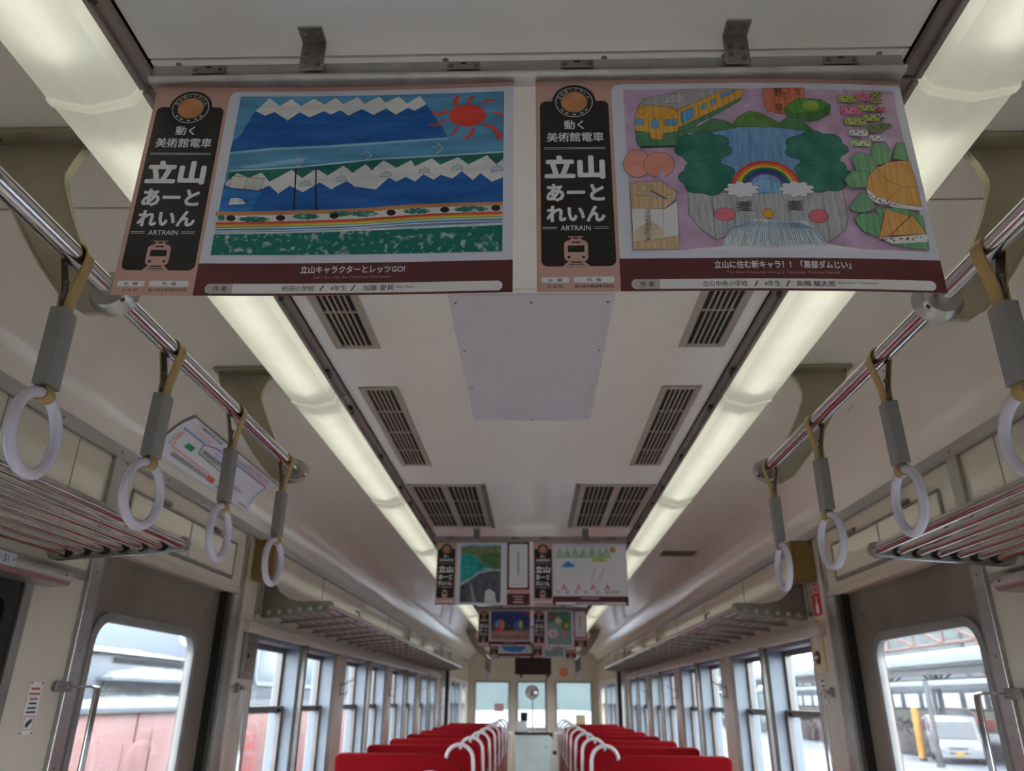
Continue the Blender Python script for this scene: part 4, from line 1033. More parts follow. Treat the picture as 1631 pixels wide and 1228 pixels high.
# ------------------------------------------------------------------ strap rails with bracket plates
RX, RZ = 0.66, 1.976
def strap_rail(s, y0, y1, brackets, label):
    t = thing('strap_rail', label, 'hand rail', (s * RX, y0, RZ))
    MB().cyl((0, 0, 0), (0, y1 - y0, 0), 0.0155, 20).build('rail_tube', M_CHROME, t)
    for yb, end in brackets:
        L = [(0.100, 0.302), (0.272, 0.302), (0.262, 0.27), (0.232, 0.20), (0.184, 0.125), (0.128, 0.047), (0.072, -0.018), (0.040, -0.038), (0.0, -0.036), (-0.020, -0.02), (-0.018, 0.008), (0.030, 0.045), (0.070, 0.085), (0.106, 0.155), (0.130, 0.210), (0.134, 0.232), (0.125, 0.265)]
        mb = MB(); mb.prism([(s * a, b) for a, b in L], 'y', yb - y0 - 0.004, yb - y0 + 0.004)
        p = mb.build('bracket_plate', M_BRKT, t, bevel=0.001, seg=1)
        # folded bright lip along the inner edge
        pts = [(s * a, 0, b) for a, b in ((0.030, 0.045), (0.070, 0.085), (0.106, 0.155), (0.130, 0.210), (0.134, 0.232), (0.125, 0.265), (0.110, 0.296))]
        lip = MB(); lip.ribbon([(a, c) for a, _, c in pts], 0.016, 0.0035, yb - y0); lip.build('bracket_lip', M_BRKL, t, ang=60)
        pts = [(s * a, b) for a, b in ((0.072, -0.018), (0.128, 0.047), (0.184, 0.125), (0.232, 0.20), (0.262, 0.27), (0.270, 0.298))]
        lip = MB(); lip.ribbon(pts, 0.016, 0.003, yb - y0); lip.build('bracket_lip', M_BRKL, t, ang=60)
        mb = MB(); mb.box(min(s * 0.09, s * 0.278), max(s * 0.09, s * 0.278), yb - y0 - 0.036, yb - y0 + 0.004, 0.300, 0.309)
        fl = mb.build('ceiling_flange', M_BRKL, t, bevel=0.002)
        for a in (0.105, 0.26): screw(fl, (s * a, yb - y0 - 0.02, 0.300), None, 1.3)
        MB().box(min(s * 0.085, s * 0.1), max(s * 0.085, s * 0.1), yb - y0 - 0.03, yb - y0 + 0.0, 0.284, 0.300).build('stop_block', M_DARKM, t, bevel=0.002)
        if end: mb = MB().lathe([(0.017, -0.016), (0.030, -0.016), (0.034, -0.006), (0.034, 0.004), (0.030, 0.014), (0.018, 0.022), (0.004, 0.026)], (0, yb - y0, 0), 'y', 28)
        else: mb = MB().lathe([(0.017, -0.020), (0.030, -0.018), (0.037, -0.008), (0.037, 0.010), (0.030, 0.018), (0.017, 0.022)], (0, yb - y0, 0), 'y', 28)
        cp = mb.build('clamp_cup', M_ALU, t, ang=40)
        screw(cp, (-s * 0.026, yb - y0 - 0.017, -0.02), (PI / 2, 0, 0), 1.0)
    return t
for s in (-1, 1):
    strap_rail(s, -0.9, 2.035, [(-0.1, False), (1.03 if s < 0 else 1.07, False), (2.035, True)], 'near polished strap rail on the %s with steel bracket plates' % SIDE[s])
    strap_rail(s, 10.9, 12.5, [(10.92, False), (12.5, True)], 'far strap rail on the %s near the front vestibule' % SIDE[s])

def make_strap():
    t = thing('hand_strap', 'hand strap', 'hand strap', (0, 0, 0))
    R = 0.0175
    path = [(-0.0045, -0.085), (-0.0055, -0.062), (-0.011, -0.035), (-R, -0.008)]
    path += [(R * math.cos(math.radians(a)), R * math.sin(math.radians(a))) for a in range(180, -1, -20)]
    path += [(R, -0.008), (0.011, -0.035), (0.0055, -0.062), (0.0045, -0.085)]
    b = MB().ribbon(path, 0.021, 0.0028, 0, 0).build('belt', M_BELT, t, ang=50)
    mb = MB()
    mb.ribbon([(-0.0048, -0.072), (-0.0050, -0.060), (-0.0105, -0.034), (-R + 0.0006, -0.006)], 0.0195, 0.0016)
    mb.ribbon([(0.0048, -0.072), (0.0050, -0.060), (0.0105, -0.034), (R - 0.0006, -0.006)], 0.0195, 0.0016)
    mb.build('belt_lining', M_BELTD, t)
    mb = MB()
    for z in (-0.048, -0.070):
        for y in (-0.0118, 0.0118)[:1]: mb.lathe([(0.0042, 0.0), (0.0042, -0.002), (0.002, -0.003)], (0, -0.0105, z), 'y', 10)
    mb.prism([(-0.0035, -0.074), (0.0035, -0.074), (0.0022, -0.059), (0.0035, -0.044), (-0.0035, -0.044), (-0.0022, -0.059)], 'y', -0.0118, -0.0104)
    mb.build('rivet_plate', M_SCREW, t)
    mb = MB(); oct_ = [(-0.0095, -0.017), (-0.003, -0.0195), (0.003, -0.0195), (0.0095, -0.017), (0.011, 0.0), (0.0095, 0.017), (0.003, 0.0195), (-0.003, 0.0195), (-0.0095, 0.017), (-0.011, 0.0)]
    mb.prism([(-0.010, -0.017), (0.010, -0.017), (0.0115, -0.010), (0.0115, 0.010), (0.010, 0.017), (-0.010, 0.017), (-0.0115, 0.010), (-0.0115, -0.010)], 'z', -0.198, -0.086)
    mb.build('sleeve', M_SLEEVE, t, bevel=0.001, seg=1, ang=20)
    RC, RR, rt = -0.2605, 0.0525, 0.0078
    q = rt + 0.0022; zc = RC + RR
    lp = [(-0.0045, -0.196)] + [(q * math.cos(math.radians(a)), zc + q * math.sin(math.radians(a))) for a in range(155, 386, 21)] + [(0.0045, -0.196)]
    MB().ribbon(lp, 0.019, 0.0024).build('ring_loop', M_BELT, t, ang=50)
    MB().torus((0, 0, RC), RR, rt, 'yz', 40, 12).build('ring', M_RING, t)
    return t
proto = make_strap(); used = False
def strap(s, y, label, tilt=0.0, twist=0.0, grp='hand straps'):
    global used
    o = copy_tree(proto) if used else proto
    used = True
    o.scale = (1.045, 1.045, 1.045); o.location = (s * RX, y, RZ); o.rotation_euler = (0, tilt, twist); tag(o, label, group=grp)
for s, ys in ((-1, (0.925, 1.244, 1.568, 1.933)), (1, (0.925, 1.294, 1.640, 1.990))):
    for i, y in enumerate(ys):
        strap(s, y, 'white-ringed hand strap, %s from the camera on the near %s rail' % (ORD[i], SIDE[s]), (0.02, -0.015, 0.01, 0.0)[i] * s, (0.10, -0.06, 0.05, -0.04)[i])
for s in (-1, 1):
    for i in range(4): strap(s, 11.15 + i * 0.36, 'small distant hand strap, %s from the camera on the far %s rail' % (ORD[i], SIDE[s]), grp='distant hand straps')

# ------------------------------------------------------------------ luggage racks
def rack_near(s):
    y0, y1 = (-1.0, 1.975) if s < 0 else (-1.0, 2.03)
    t = thing('luggage_rack', 'tubular steel luggage rack on the near %s, before the door' % SIDE[s], 'luggage rack', (0, 0, 0), 'luggage racks')
    MB().cyl((s * 0.925, y0, 1.756), (s * 0.925, y1, 1.756), 0.013, 14).build('front_tube', M_RACK, t)
    for k in range(6):
        u = (k + 1) / 6.6; x = 0.925 + 0.34 * u; z = 1.752 - 0.022 * u
        MB().cyl((s * x, y0, z), (s * x, y1, z), 0.0085, 12).build('tube', M_RACK, t)
    pl = [(0.903, 1.757), (0.908, 1.773), (0.925, 1.778), (0.95, 1.770), (1.28, 1.748), (1.288, 1.734), (1.278, 1.718), (1.255, 1.712), (0.918, 1.737), (0.906, 1.745)]
    MB().prism([(s * a, b) for a, b in pl], 'y', y1 - 0.002, y1 + 0.010).build('end_bracket', M_RACK, t, bevel=0.003)
    for k in range(6):
        u = (k + 1) / 6.6; x = 0.925 + 0.34 * u; z = 1.752 - 0.022 * u
        MB().lathe([(0.012, -0.010), (0.012, 0.0), (0.009, 0.001)], (s * x, y1 - 0.002, z), 'y', 12).build('tube_socket', M_BLACK, t)
    for yy in (1.25, 0.35):
        MB().prism([(s * a, b) for a, b in ((0.94, 1.745), (1.28, 1.722), (1.28, 1.708), (0.94, 1.735))], 'y', yy - 0.006, yy + 0.006).build('support_arm', M_DARKM, t)
    return t
def rack_far(s):
    y0, y1 = 3.705, 10.75
    t = thing('luggage_rack', 'long tubular luggage rack above the %s windows beyond the door' % SIDE[s], 'luggage rack', (0, 0, 0), 'luggage racks')
    MB().cyl((s * 0.968, y0, 1.786), (s * 0.968, y1, 1.786), 0.014, 12).build('front_tube', M_RACK, t)
    M_RP = mat('rack_bar_pink_reflection', (150, 132, 130), 0.35, 0.8, 0.1, 20)  # pink reflection is put into the tube colour
    for k in range(6):
        u = (k + 1) / 6.3; x = 0.968 + 0.31 * u; z = 1.781 - 0.026 * u
        MB().cyl((s * x, y0, z), (s * x, y1, z), 0.009, 8).build('tube', M_RP, t)
    pl = [(0.949, 1.794), (0.956, 1.808), (0.970, 1.813), (1.10, 1.810), (1.17, 1.822), (1.22, 1.855), (1.25, 1.90), (1.268, 1.955), (1.299, 1.955), (1.299, 1.735), (1.27, 1.730), (0.960, 1.766)]
    MB().prism([(s * a, b) for a, b in pl], 'y', y0 - 0.008, y0 + 0.002).build('end_bracket', M_ALUD, t, bevel=0.002)
    for k in range(7):
        u = k / 6.3; x = 0.968 + 0.31 * u; z = 1.787 - 0.03 * u
        MB().ball((s * x, y0 - 0.008, z), 0.012, 0.005, 0.012, 12, 6).build('tube_cap', M_ALU, t)
    for k in range(24):
        y = y0 + 0.3 + k * 0.3
        MB().prism([(s * a, b) for a, b in ((0.962, 1.776), (1.29, 1.748), (1.298, 1.732), (0.962, 1.766))], 'y', y - 0.008, y + 0.008).build('crossbar', M_ALUD, t)
        if k % 6 == 1:
            MB().tube([(s * 0.956, y, 1.799), (s * 0.961, y, 1.824), (s * 0.981, y, 1.829)], 0.005, 6).build('hook', M_ALUD, t)
    return t
for s in (-1, 1): rack_near(s); rack_far(s)

# ------------------------------------------------------------------ route map on the left cove
def route_map():
    t = thing('route_map', 'white curved railway route map poster on the left cove panel', 'route map', (0, 0, 0))
    zs = [p for p in COVE]
    # arc-length along the cove from top edge to bottom edge
    P = [Vector(p) for p in [(1.150, 2.274), (1.168, 2.268), (1.205, 2.246), (1.238, 2.214), (1.260, 2.178), (1.271, 2.145)]]
    acc = [0]
    for a, b in zip(P[:-1], P[1:]): acc.append(acc[-1] + (b - a).length)
    Lh = acc[-1]
    def at(y, v, off):    # v 0 (top) .. 1 (bottom); the sheet bows away from the panel at its middle
        d = v * Lh; i = max(k for k in range(len(acc) - 1) if acc[k] <= d + 1e-9); f = (d - acc[i]) / (acc[i + 1] - acc[i])
        p = P[i].lerp(P[i + 1], f); tn = (P[i + 1] - P[i]).normalized(); n = Vector((tn.y, -tn.x))
        if n.x > 0: n = -n
        q = p + n * (0.004 + off); return (-q.x, y, q.y)
    Y0, Y1 = 2.385, 3.27
    def patch(name, shapes, par, lay0):
        vs, fs, ms, mats = [], [], [], []
        lay = lay0
        for pts, col in shapes:
            lay += 1
            m = ink(col)
            if m not in mats: mats.append(m)
            k = len(pts); xs = [p[0] for p in pts]
            bm = bmesh.new(); V = [bm.verts.new((p[0], p[1], 0)) for p in pts]; bm.faces.new(V)
            for j in range(1, 12): bmesh.ops.bisect_plane(bm, geom=bm.verts[:] + bm.edges[:] + bm.faces[:], plane_co=(0, j / 12, 0), plane_no=(0, 1, 0), dist=1e-7)
            bm.verts.index_update(); o = len(vs)
            for v in bm.verts: vs.append(at(Y0 + (Y1 - Y0) * v.co.x, min(1, max(0, v.co.y)), lay * 0.00005))
            for f in bm.faces: fs.append(tuple(v.index + o for v in f.verts)); ms.append(mats.index(m))
            bm.free()
        me = bpy.data.meshes.new(name); me.from_pydata(vs, [], fs)
        for m in mats: me.materials.append(m)
        for i, p in enumerate(me.polygons): p.material_index = ms[i]; p.use_smooth = True
        return obj(name, me, par)
    R = lambda a, b, c, d: [(a, b), (c, b), (c, d), (a, d)]
    patch('sheet', [(R(0, 0, 1, 1), (206, 208, 216))], t, 0)
    sh = []
    def seg(pts, w, col):
        for (a, b), (c, d) in zip(pts[:-1], pts[1:]):
            dx, dy = (c - a) * 3.2, (d - b); l = math.hypot(dx, dy); nx, ny = -dy / l * w / 3.2, dx / l * w
            sh.append(([(a + nx, b + ny), (c + nx, d + ny), (c - nx, d - ny), (a - nx, b - ny)], col))
    PU, GRN, ORA, BLU = (80, 74, 140), (50, 120, 80), (206, 120, 96), (70, 120, 176)
    seg([(0.04, 0.33), (0.26, 0.33), (0.33, 0.25), (0.97, 0.25)], 0.014, PU); seg([(0.97, 0.25), (0.97, 0.85)], 0.014, PU); seg([(0.04, 0.33), (0.22, 0.33)], 0.02, BLU)
    seg([(0.24, 0.35), (0.27, 0.55), (0.62, 0.60)], 0.014, GRN); seg([(0.06, 0.36), (0.08, 0.74), (0.45, 0.76)], 0.012, ORA)
    sh.append((R(0.15, 0.50, 0.22, 0.62), (40, 130, 70))); sh.append((R(0.45, 0.78, 0.53, 0.90), (206, 90, 80))); sh.append((R(0.36, 0.12, 0.42, 0.2), (90, 70, 150))); sh.append((R(0.06, 0.14, 0.26, 0.27), (206, 190, 200)))
    random.seed(4)
    for i in range(26):
        x = 0.10 + i * 0.0062; sh.append((R(x, 0.18, x + 0.002, 0.29), (120, 90, 96))) if i % 2 else None
    for i in range(40): x = 0.44 + i * 0.0125; sh.append((R(x, 0.11 + 0.02 * random.random(), x + 0.004, 0.22), (120, 120, 140) if i < 18 else (196, 140, 136)))
    for i in range(24): x = 0.28 + i * 0.0135; sh.append((R(x, 0.42, x + 0.005, 0.53), (84, 90, 92)))
    for i in range(22): x = 0.10 + i * 0.0155; sh.append((R(x, 0.80, x + 0.007, 0.90), (84, 86, 98)))
    for i in range(7): sh.append((R(0.03, 0.42 + i * 0.045, 0.05, 0.44 + i * 0.045), (120, 120, 130)))
    for x in (0.62, 0.73, 0.84): sh.append(([(x, 0.09), (x + 0.03, 0.04), (x + 0.05, 0.06), (x + 0.08, 0.09)], (140, 144, 160)))
    sh.append((R(0.34, 0.30, 0.44, 0.38), (176, 172, 200))); sh.append((R(0.66, 0.66, 0.80, 0.74), (150, 150, 160))); sh.append((R(0.84, 0.90, 0.95, 0.95), (150, 150, 160))); sh.append((R(0.55, 0.88, 0.60, 0.95), (150, 150, 160)))
    patch('route_lines', sh, t, 2)
    # printed heading
    q = []; vs, ts = glyphs('路線案内図', 0.03)
    ax, bx = min(p[0] for p in vs), max(p[0] for p in vs); ay, by = min(p[1] for p in vs), max(p[1] for p in vs)
    V = [at(Y0 + (Y1 - Y0) * (0.10 + 0.20 * (p[0] - ax) / (bx - ax)), 0.115 - 0.08 * (p[1] - ay) / (by - ay), 0.006) for p in vs]
    me = bpy.data.meshes.new('heading'); me.from_pydata(V, [], ts); me.materials.append(ink((50, 48, 56))); obj('heading', me, t)
    # thin dark plastic edge along the near side and the top
    pts = [at(Y0 - 0.004, v, 0.0) for v in (0, 0.2, 0.4, 0.6, 0.8, 1)]; MB().tube(pts, 0.003, 6).build('edge_strip', M_DARKM, t)
    MB().tube([at(Y0, 0, 0), at(Y1, 0, 0)], 0.0025, 6).build('edge_strip', M_ALUD, t)
route_map()

# ------------------------------------------------------------------ fittings beside the doors
for s in (-1, 1):
    L = SIDE[s]
    d0 = 2.26
    # bent flat grab bar at the near door post
    t = thing('grab_bar', 'bent steel grab bar at the near post of the %s door' % L, 'grab bar', (s * 1.288, 2.17, 1.405), 'door grab bars')
    mb = MB(); y = 0.0
    path = [(0.0, 0.0), (-0.075, 0.0), (-0.083, -0.003), (-0.086, -0.012), (-0.086, -0.70), (-0.083, -0.709), (-0.075, -0.712), (0.0, -0.712)]
    mb.ribbon([(s * a, b) for a, b in path], 0.026, 0.007, 0.04)
    mb.build('bar', M_CHROME, t, bevel=0.001, seg=1)
    for z in (0.0, -0.712):
        b = MB().box(min(0.0, s * -0.006), max(0.0, s * -0.006), -0.022, 0.055, z - 0.014, z + 0.014).build('base_plate', M_ALUD, t, bevel=0.003)
        for yy in (-0.012, 0.008): screw(b, (s * -0.006, yy, z), (0, s * PI / 2, 0), 0.9)
    # round grab pole at the far post
    t = thing('grab_bar', 'slim round grab pole on the far post of the %s door' % L, 'grab bar', (s * 1.29, 3.50, 1.42), 'door grab bars')
    MB().tube([(0.0, 0, 0), (s * -0.035, 0, 0), (s * -0.045, 0, -0.01), (s * -0.045, 0, -0.70), (s * -0.035, 0, -0.71), (0, 0, -0.71)], 0.010, 10).build('bar', M_CHROME, t)
    MB().box(min(0, s * -0.006), max(0, s * -0.006), -0.016, 0.016, -0.02, 0.02).build('base_plate', M_DARKM, t, bevel=0.002)
    # ochre box high on the wall past the door
    t = thing('speaker_box', 'ochre brown box high on the %s wall just past the door' % L, 'box', (s * 1.248, 3.55, 1.978))
    MB().box(-0.05, 0.05, -0.05, 0.05, -0.092, 0.092).build('case', M_WOOD, t, bevel=0.004)
    MB().box(-0.042, 0.042, -0.0515, -0.049, -0.084, 0.084).build('face_plate', M_WOOD, t, bevel=0.001, seg=1)
    t2 = thing('conduit', 'thin metal conduit under the ochre box on the %s wall' % L, 'conduit', (s * 1.288, 3.64, 1.82))
    MB().cyl((0, 0, -0.06), (0, 0, 0.075), 0.006, 8).build('pipe', M_ALUD, t2); MB().box(-0.01, 0.01, -0.01, 0.01, -0.075, -0.055).build('pipe_clip', M_ALUD, t2)
# aluminium box with the number plate over the near left window, and its right twin
M_PLATE = mat('white_plate', (196, 200, 206), 0.4)
def solid_text(body, size, bold, name, m, parent, loc, rot, th=0.0008):
    vs, ts = glyphs(body, bold); ax = min(p[0] for p in vs); bx = max(p[0] for p in vs)
    me = bpy.data.meshes.new(name); me.from_pydata([((p[0] - (ax + bx) / 2) * size, p[1] * size, 0) for p in vs], [], ts); me.materials.append(m)
    o = obj(name, me, parent, loc); o.rotation_euler = rot; return o
M_INKB = mat('blue_ink', (40, 60, 110), 0.5); M_INKK = mat('black_ink', (36, 34, 36), 0.5); M_INKR = mat('red_ink', (170, 70, 66), 0.5); M_INKW = mat('white_ink', (228, 226, 226), 0.5)
for s in (-1, 1):
    t = thing('blind_box', 'aluminium box above the near %s window%s' % (SIDE[s], ' with a number plate' if s < 0 else ''), 'box', (s * 1.292, 0, 1.676))
    y1 = 2.02 if s < 0 else 2.06
    MB().prism([(0, 0.028), (-s * 0.055, 0.024), (-s * 0.066, 0.010), (-s * 0.066, -0.012), (-s * 0.058, -0.024), (0, -0.028)], 'y', 0.3, y1).build('case', M_ALU, t, bevel=0.002)
    screw(t, (-s * 0.066, y1 - 0.03, 0.0), (0, s * PI / 2, 0), 1.0)
    if s < 0:
        MB().box(0.0655, 0.068, 1.56, 1.775, -0.013, 0.018).build('number_plate', M_PLATE, t, bevel=0.001, seg=1)
        solid_text('51', 0.024, 0.01, 'plate_number', M_INKB, t, (0.0686, 1.738, -0.006), (PI / 2, 0, PI / 2))
        screw(t, (0.068, 1.765, 0.002), (0, -PI / 2, 0), 0.7)
# small notice plate, left of the near left door
def wall_sign(name, label, cat, s, y, z, w, h, m, texts, x=1.3, t=0.003, extra=None):
    """a thin plate on the side wall; w runs along the carriage"""
    o = thing(name, label, cat, (s * x, y, z))
    MB().box(min(0, -s * t), max(0, -s * t), -w / 2, w / 2, -h / 2, h / 2).build('plate', m, o, bevel=0.0008, seg=1)
    rot = (PI / 2, 0, PI / 2) if s < 0 else (PI / 2, 0, -PI / 2)
    for body, size, yy, zz, mm in texts:
        mb = MB(); n = len(body); a = yy - n * size / 2
        for k in range(n):
            mb.box(min(-s * t, -s * (t + 0.0006)), max(-s * t, -s * (t + 0.0006)), a + k * size, a + (k + 0.75) * size, zz, zz + size * 0.75)
        mb.build('blurred_line', mm, o)
    return o
M_STK = mat('notice_sticker', (214, 208, 206), 0.4)
rows = [('非常の場合', 0.0075, 0, 0.043, M_INKR), ('ドアコック扱い', 0.0065, 0, 0.031, M_INKR), ('ふたをあけ', 0.0065, 0.0, 0.019, M_INKR), ('ハンドルを', 0.0065, 0.0, 0.008, M_INKK), ('手前に引けば', 0.0065, 0.0, -0.003, M_INKK), ('手で開きます', 0.0065, 0.0, -0.013, M_INKK)]
o = wall_sign('notice_plate', 'small white notice plate on the wall left of the left door', 'sign', -1, 2.085, 1.352, 0.055, 0.128, M_STK, rows)
mb = MB()
for a in ((-0.022, 0.022, -0.021, -0.0195), (-0.022, 0.022, -0.053, -0.0515), (-0.022, -0.0205, -0.053, -0.0195), (0.0205, 0.022, -0.053, -0.0195)): mb.box(0.003, 0.0036, a[0], a[1], a[2], a[3])
mb.build('picture_border', M_INKR, o)
mb = MB(); mb.prism([(-0.012, -0.044), (-0.004, -0.048), (0.012, -0.034), (0.014, -0.026), (0.004, -0.028), (-0.010, -0.036)], 'x', 0.003, 0.0036); mb.build('picture_hand', M_INKK, o)
for yy in (-0.023, 0.023):
    for zz in (-0.06, 0.06): screw(o, (0.003, yy, zz), (0, -PI / 2, 0), 0.7)
# right pillar: SOS sign, small striped sticker, beige intercom plate, notice sticker
M_SOS = mat('sos_red', (196, 40, 48), 0.4)
o = wall_sign('sos_sign', 'red SOS sign with a pointing hand above the beige call plate', 'sign', 1, 3.545, 1.81, 0.12, 0.15, M_STK, [], x=1.30)
MB().prism(rrect(-0.056, 0.056, -0.071, 0.071, 0.012, 4), 'x', -0.0036, -0.003).build('red_field', M_SOS, o)
solid_text('SOS', 0.056, 0.02, 'lettering', M_INKW, o, (-0.0042, 0, 0.026), (PI / 2, 0, -PI / 2))
MB().prism([(-0.007, 0.012), (0.004, 0.012), (0.004, -0.018), (0.016, -0.02), (0.018, -0.05), (0.010, -0.062), (-0.014, -0.062), (-0.020, -0.04), (-0.018, -0.022), (-0.007, -0.018)], 'x', -0.0042, -0.0037).build('hand_mark', M_INKW, o)
o = wall_sign('striped_sticker', 'tiny red and yellow sticker under the SOS sign', 'sticker', 1, 3.585, 1.703, 0.035, 0.045, mat('sticker_yellow', (206, 170, 50), 0.4), [], x=1.2995, t=0.002)
for z in (-0.017, 0.0, 0.017): MB().box(-0.0026, -0.002, -0.017, 0.017, z - 0.004, z + 0.004).build('red_stripe', M_SOS, o)
M_CREAM = mat('cream_plate', (206, 190, 150), 0.4, 0, 0.05, 10)
o = wall_sign('call_plate', 'cream emergency call plate with a round button on the right pillar', 'panel', 1, 3.605, 1.585, 0.135, 0.165, M_CREAM, [], t=0.010)
MB().lathe([(0.028, 0), (0.028, -0.006), (0.022, -0.010)], (-0.010, 0.0, -0.02), 'x', 20).build('call_button', mat('button_brown', (88, 52, 46), 0.4), o)
MB().box(-0.0225, -0.019, -0.022, 0.022, -0.026, -0.014).build('button_label', M_INKW, o)
MB().prism(rrect(-0.025, 0.025, 0.012, 0.072, 0.012, 4), 'x', -0.0116, -0.010).build('instruction_label', M_STK, o)
MB().ball((-0.010, 0.045, -0.015), 0.004, 0.008, 0.016, 10, 6).build('indicator', M_WOOD, o)
for yy in (-0.055, 0.055):
    for zz in (-0.07, 0.07): screw(o, (-0.010, yy, zz), (0, PI / 2, 0), 0.8)
wall_sign('notice_sticker', 'narrow white notice sticker under the cream call plate', 'sticker', 1, 3.615, 1.425, 0.065, 0.115, M_STK, [('ご注意', 0.014, 0, 0.038, M_INKR), ('非常の時', 0.010, 0, 0.018, M_INKK), ('以外は', 0.010, 0, 0.003, M_INKK), ('使用しない', 0.010, 0, -0.012, M_INKK), ('で下さい', 0.010, 0, -0.028, M_INKK)])
# left pillar: small metal cover
o = thing('metal_cover', 'small dull metal cover plate on the left pillar past the door', 'panel', (-1.3, 3.60, 1.56))
MB().box(0, 0.014, -0.085, 0.085, -0.10, 0.10).build('frame', M_ALUD, o, bevel=0.004); MB().box(0.012, 0.0165, -0.045, 0.055, -0.07, 0.06).build('cover_door', M_STEEL, o, bevel=0.002); MB().box(0.0165, 0.022, -0.045, -0.03, -0.012, 0.002).build('catch', M_BLACK, o)
wall_sign('notice_sticker', 'pale notice sticker behind the far grab pole on the left pillar', 'sticker', -1, 3.60, 1.36, 0.07, 0.13, M_STK, [])
# coat hooks on the pillars
for s in (-1, 1):
    for k in range(3):
        y = 3.70 + 1.83 * k + 1.67
        t = thing('coat_hook', 'wire coat hook on the %s window pillar from the door on the %s' % (ORD[k], SIDE[s]), 'coat hook', (s * 1.286, y, 1.46), 'coat hooks')
        MB().tube([(0, 0, 0), (-s * 0.05, 0, 0.02), (-s * 0.08, 0, 0.035), (-s * 0.09, 0, 0.055)], 0.004, 6).build('upper_hook', M_ALUD, t)
        MB().tube([(0, 0, -0.05), (-s * 0.03, 0, -0.055), (-s * 0.045, 0, -0.045), (-s * 0.05, 0, -0.03)], 0.004, 6).build('lower_hook', M_ALUD, t)
        MB().box(min(0, -s * 0.005), max(0, -s * 0.005), -0.01, 0.01, -0.065, 0.02).build('hook_base', M_ALUD, t, bevel=0.001, seg=1)

# ------------------------------------------------------------------ seats
def seat_meshes(s):
    d = {}
    back = [(1.13, 0.42), (1.13, 1.07), (1.11, 1.09), (0.555, 1.09), (0.435, 1.045), (0.385, 0.985), (0.372, 0.92), (0.372, 0.42)]
    m = MB().prism(back, 'y', -0.055, 0.055); m.v = [(x, y - (z - 0.42) * 0.10, z) for x, y, z in m.v]; d['backrest'] = (m, M_RED, 0.022)
    d['seat_cushion'] = (MB().box(0.38, 1.125, 0.05, 0.50, 0.30, 0.44), M_RED, 0.03)
    d['side_panel'] = (MB().box(0.352, 0.372, -0.13, 0.46, 0.12, 0.86), M_REDS, 0.006)
    b = MB(); b.box(0.45, 1.08, 0.0, 0.40, 0.02, 0.30); b.box(0.40, 1.12, -0.02, 0.46, 0.0, 0.03); d['pedestal'] = (b, M_DARKM, 0.006)
    pts = [(0.505, -0.075, 1.07)] + [(0.418 + 0.078 * math.cos(math.radians(a)), -0.075, 1.062 + 0.078 * math.sin(math.radians(a))) for a in range(0, 181, 18)] + [(0.338, -0.06, 0.98), (0.338, -0.05, 0.80), (0.36, -0.05, 0.77)]
    d['handle'] = (MB().tube(pts, 0.0108, 10), M_HAND, 0)
    return {k: v[0].flip(s).mesh(k, v[1], bevel=v[2], seg=3) for k, v in d.items()}
for s in (-1, 1):
    sm = seat_meshes(s)
    rows_y = [3.52 if s < 0 else 3.48] + [4.86 + 0.875 * k for k in range(8)]
    for i, y in enumerate(rows_y):
        t = thing('transit_seat', 'red two-person seat with a pale arch handle, %s row on the %s of the aisle' % (ORD[i], SIDE[s]), 'seat', (0, y, -0.035 if i == 0 else 0.0), 'red seats in rows')
        for k, me in sm.items():
            o = obj(k, me, t)
        if i == 0: t.location.z = 0.0; t.scale = (1, 1, 0.965)

# ------------------------------------------------------------------ front end
t = thing('information_display', 'dark rectangular LED display hanging before the front bulkhead', 'display', (0.0, 13.6, 1.97))
MB().box(-0.31, 0.31, -0.04, 0.04, -0.195, 0.165).build('case', M_BLACK, t, bevel=0.01)
M_LED = mat('unlit_led_matrix', (40, 20, 22), 0.35, 0, 0.3, 90)
MB().box(-0.28, 0.28, -0.043, -0.039, -0.165, 0.135).build('screen', M_LED, t)
MB().box(-0.015, 0.015, -0.015, 0.015, 0.16, 0.305).build('hanger_post', M_BLACK, t)
for x in (-0.2, 0.26): MB().box(x - 0.02, x + 0.02, -0.02, 0.02, -0.24, -0.19).build('lower_bracket', M_BLACK, t)
t = thing('fare_box', 'tall grey farebox cabinet with a black top in the front aisle', 'fare box', (0.0, 14.3, 0.0))
MB().box(-0.31, 0.28, -0.22, 0.25, 0.0, 0.83).build('cabinet', M_FGREY, t, bevel=0.01); MB().box(-0.32, 0.29, -0.23, 0.26, 0.83, 0.87).build('top_tray', M_BLACK, t, bevel=0.006)
MB().box(0.28, 0.33, -0.15, 0.15, 0.1, 0.80).build('side_unit', M_FGREY, t, bevel=0.005); MB().box(0.30, 0.40, -0.06, 0.02, 0.52, 0.58).build('coin_outlet', M_BLACK, t, bevel=0.004); MB().box(0.29, 0.34, -0.1, 0.0, 0.75, 0.86).build('card_slot', M_BLACK, t, bevel=0.004)
MB().box(-0.02, 0.26, -0.224, -0.219, 0.14, 0.20).build('label_slot', M_DARKM, t); MB().lathe([(0.015, 0), (0.015, -0.01)], (0.22, -0.22, 0.64), 'y', 12).build('lock', M_DARKM, t)
t = thing('ticket_unit', 'small white ticket machine with a dark display on the farebox', 'ticket machine', (-0.2, 14.35, 0.87))
MB().box(-0.09, 0.09, -0.08, 0.08, 0.0, 0.17).build('case', M_WHITEP, t, bevel=0.01); MB().box(-0.02, 0.1, -0.03, 0.03, 0.17, 0.31).build('stem_display', M_BLACK, t, bevel=0.006)
t = thing('partition_pole', 'thin dark upright pole beside the farebox', 'pole', (0.235, 14.2, 0.0))
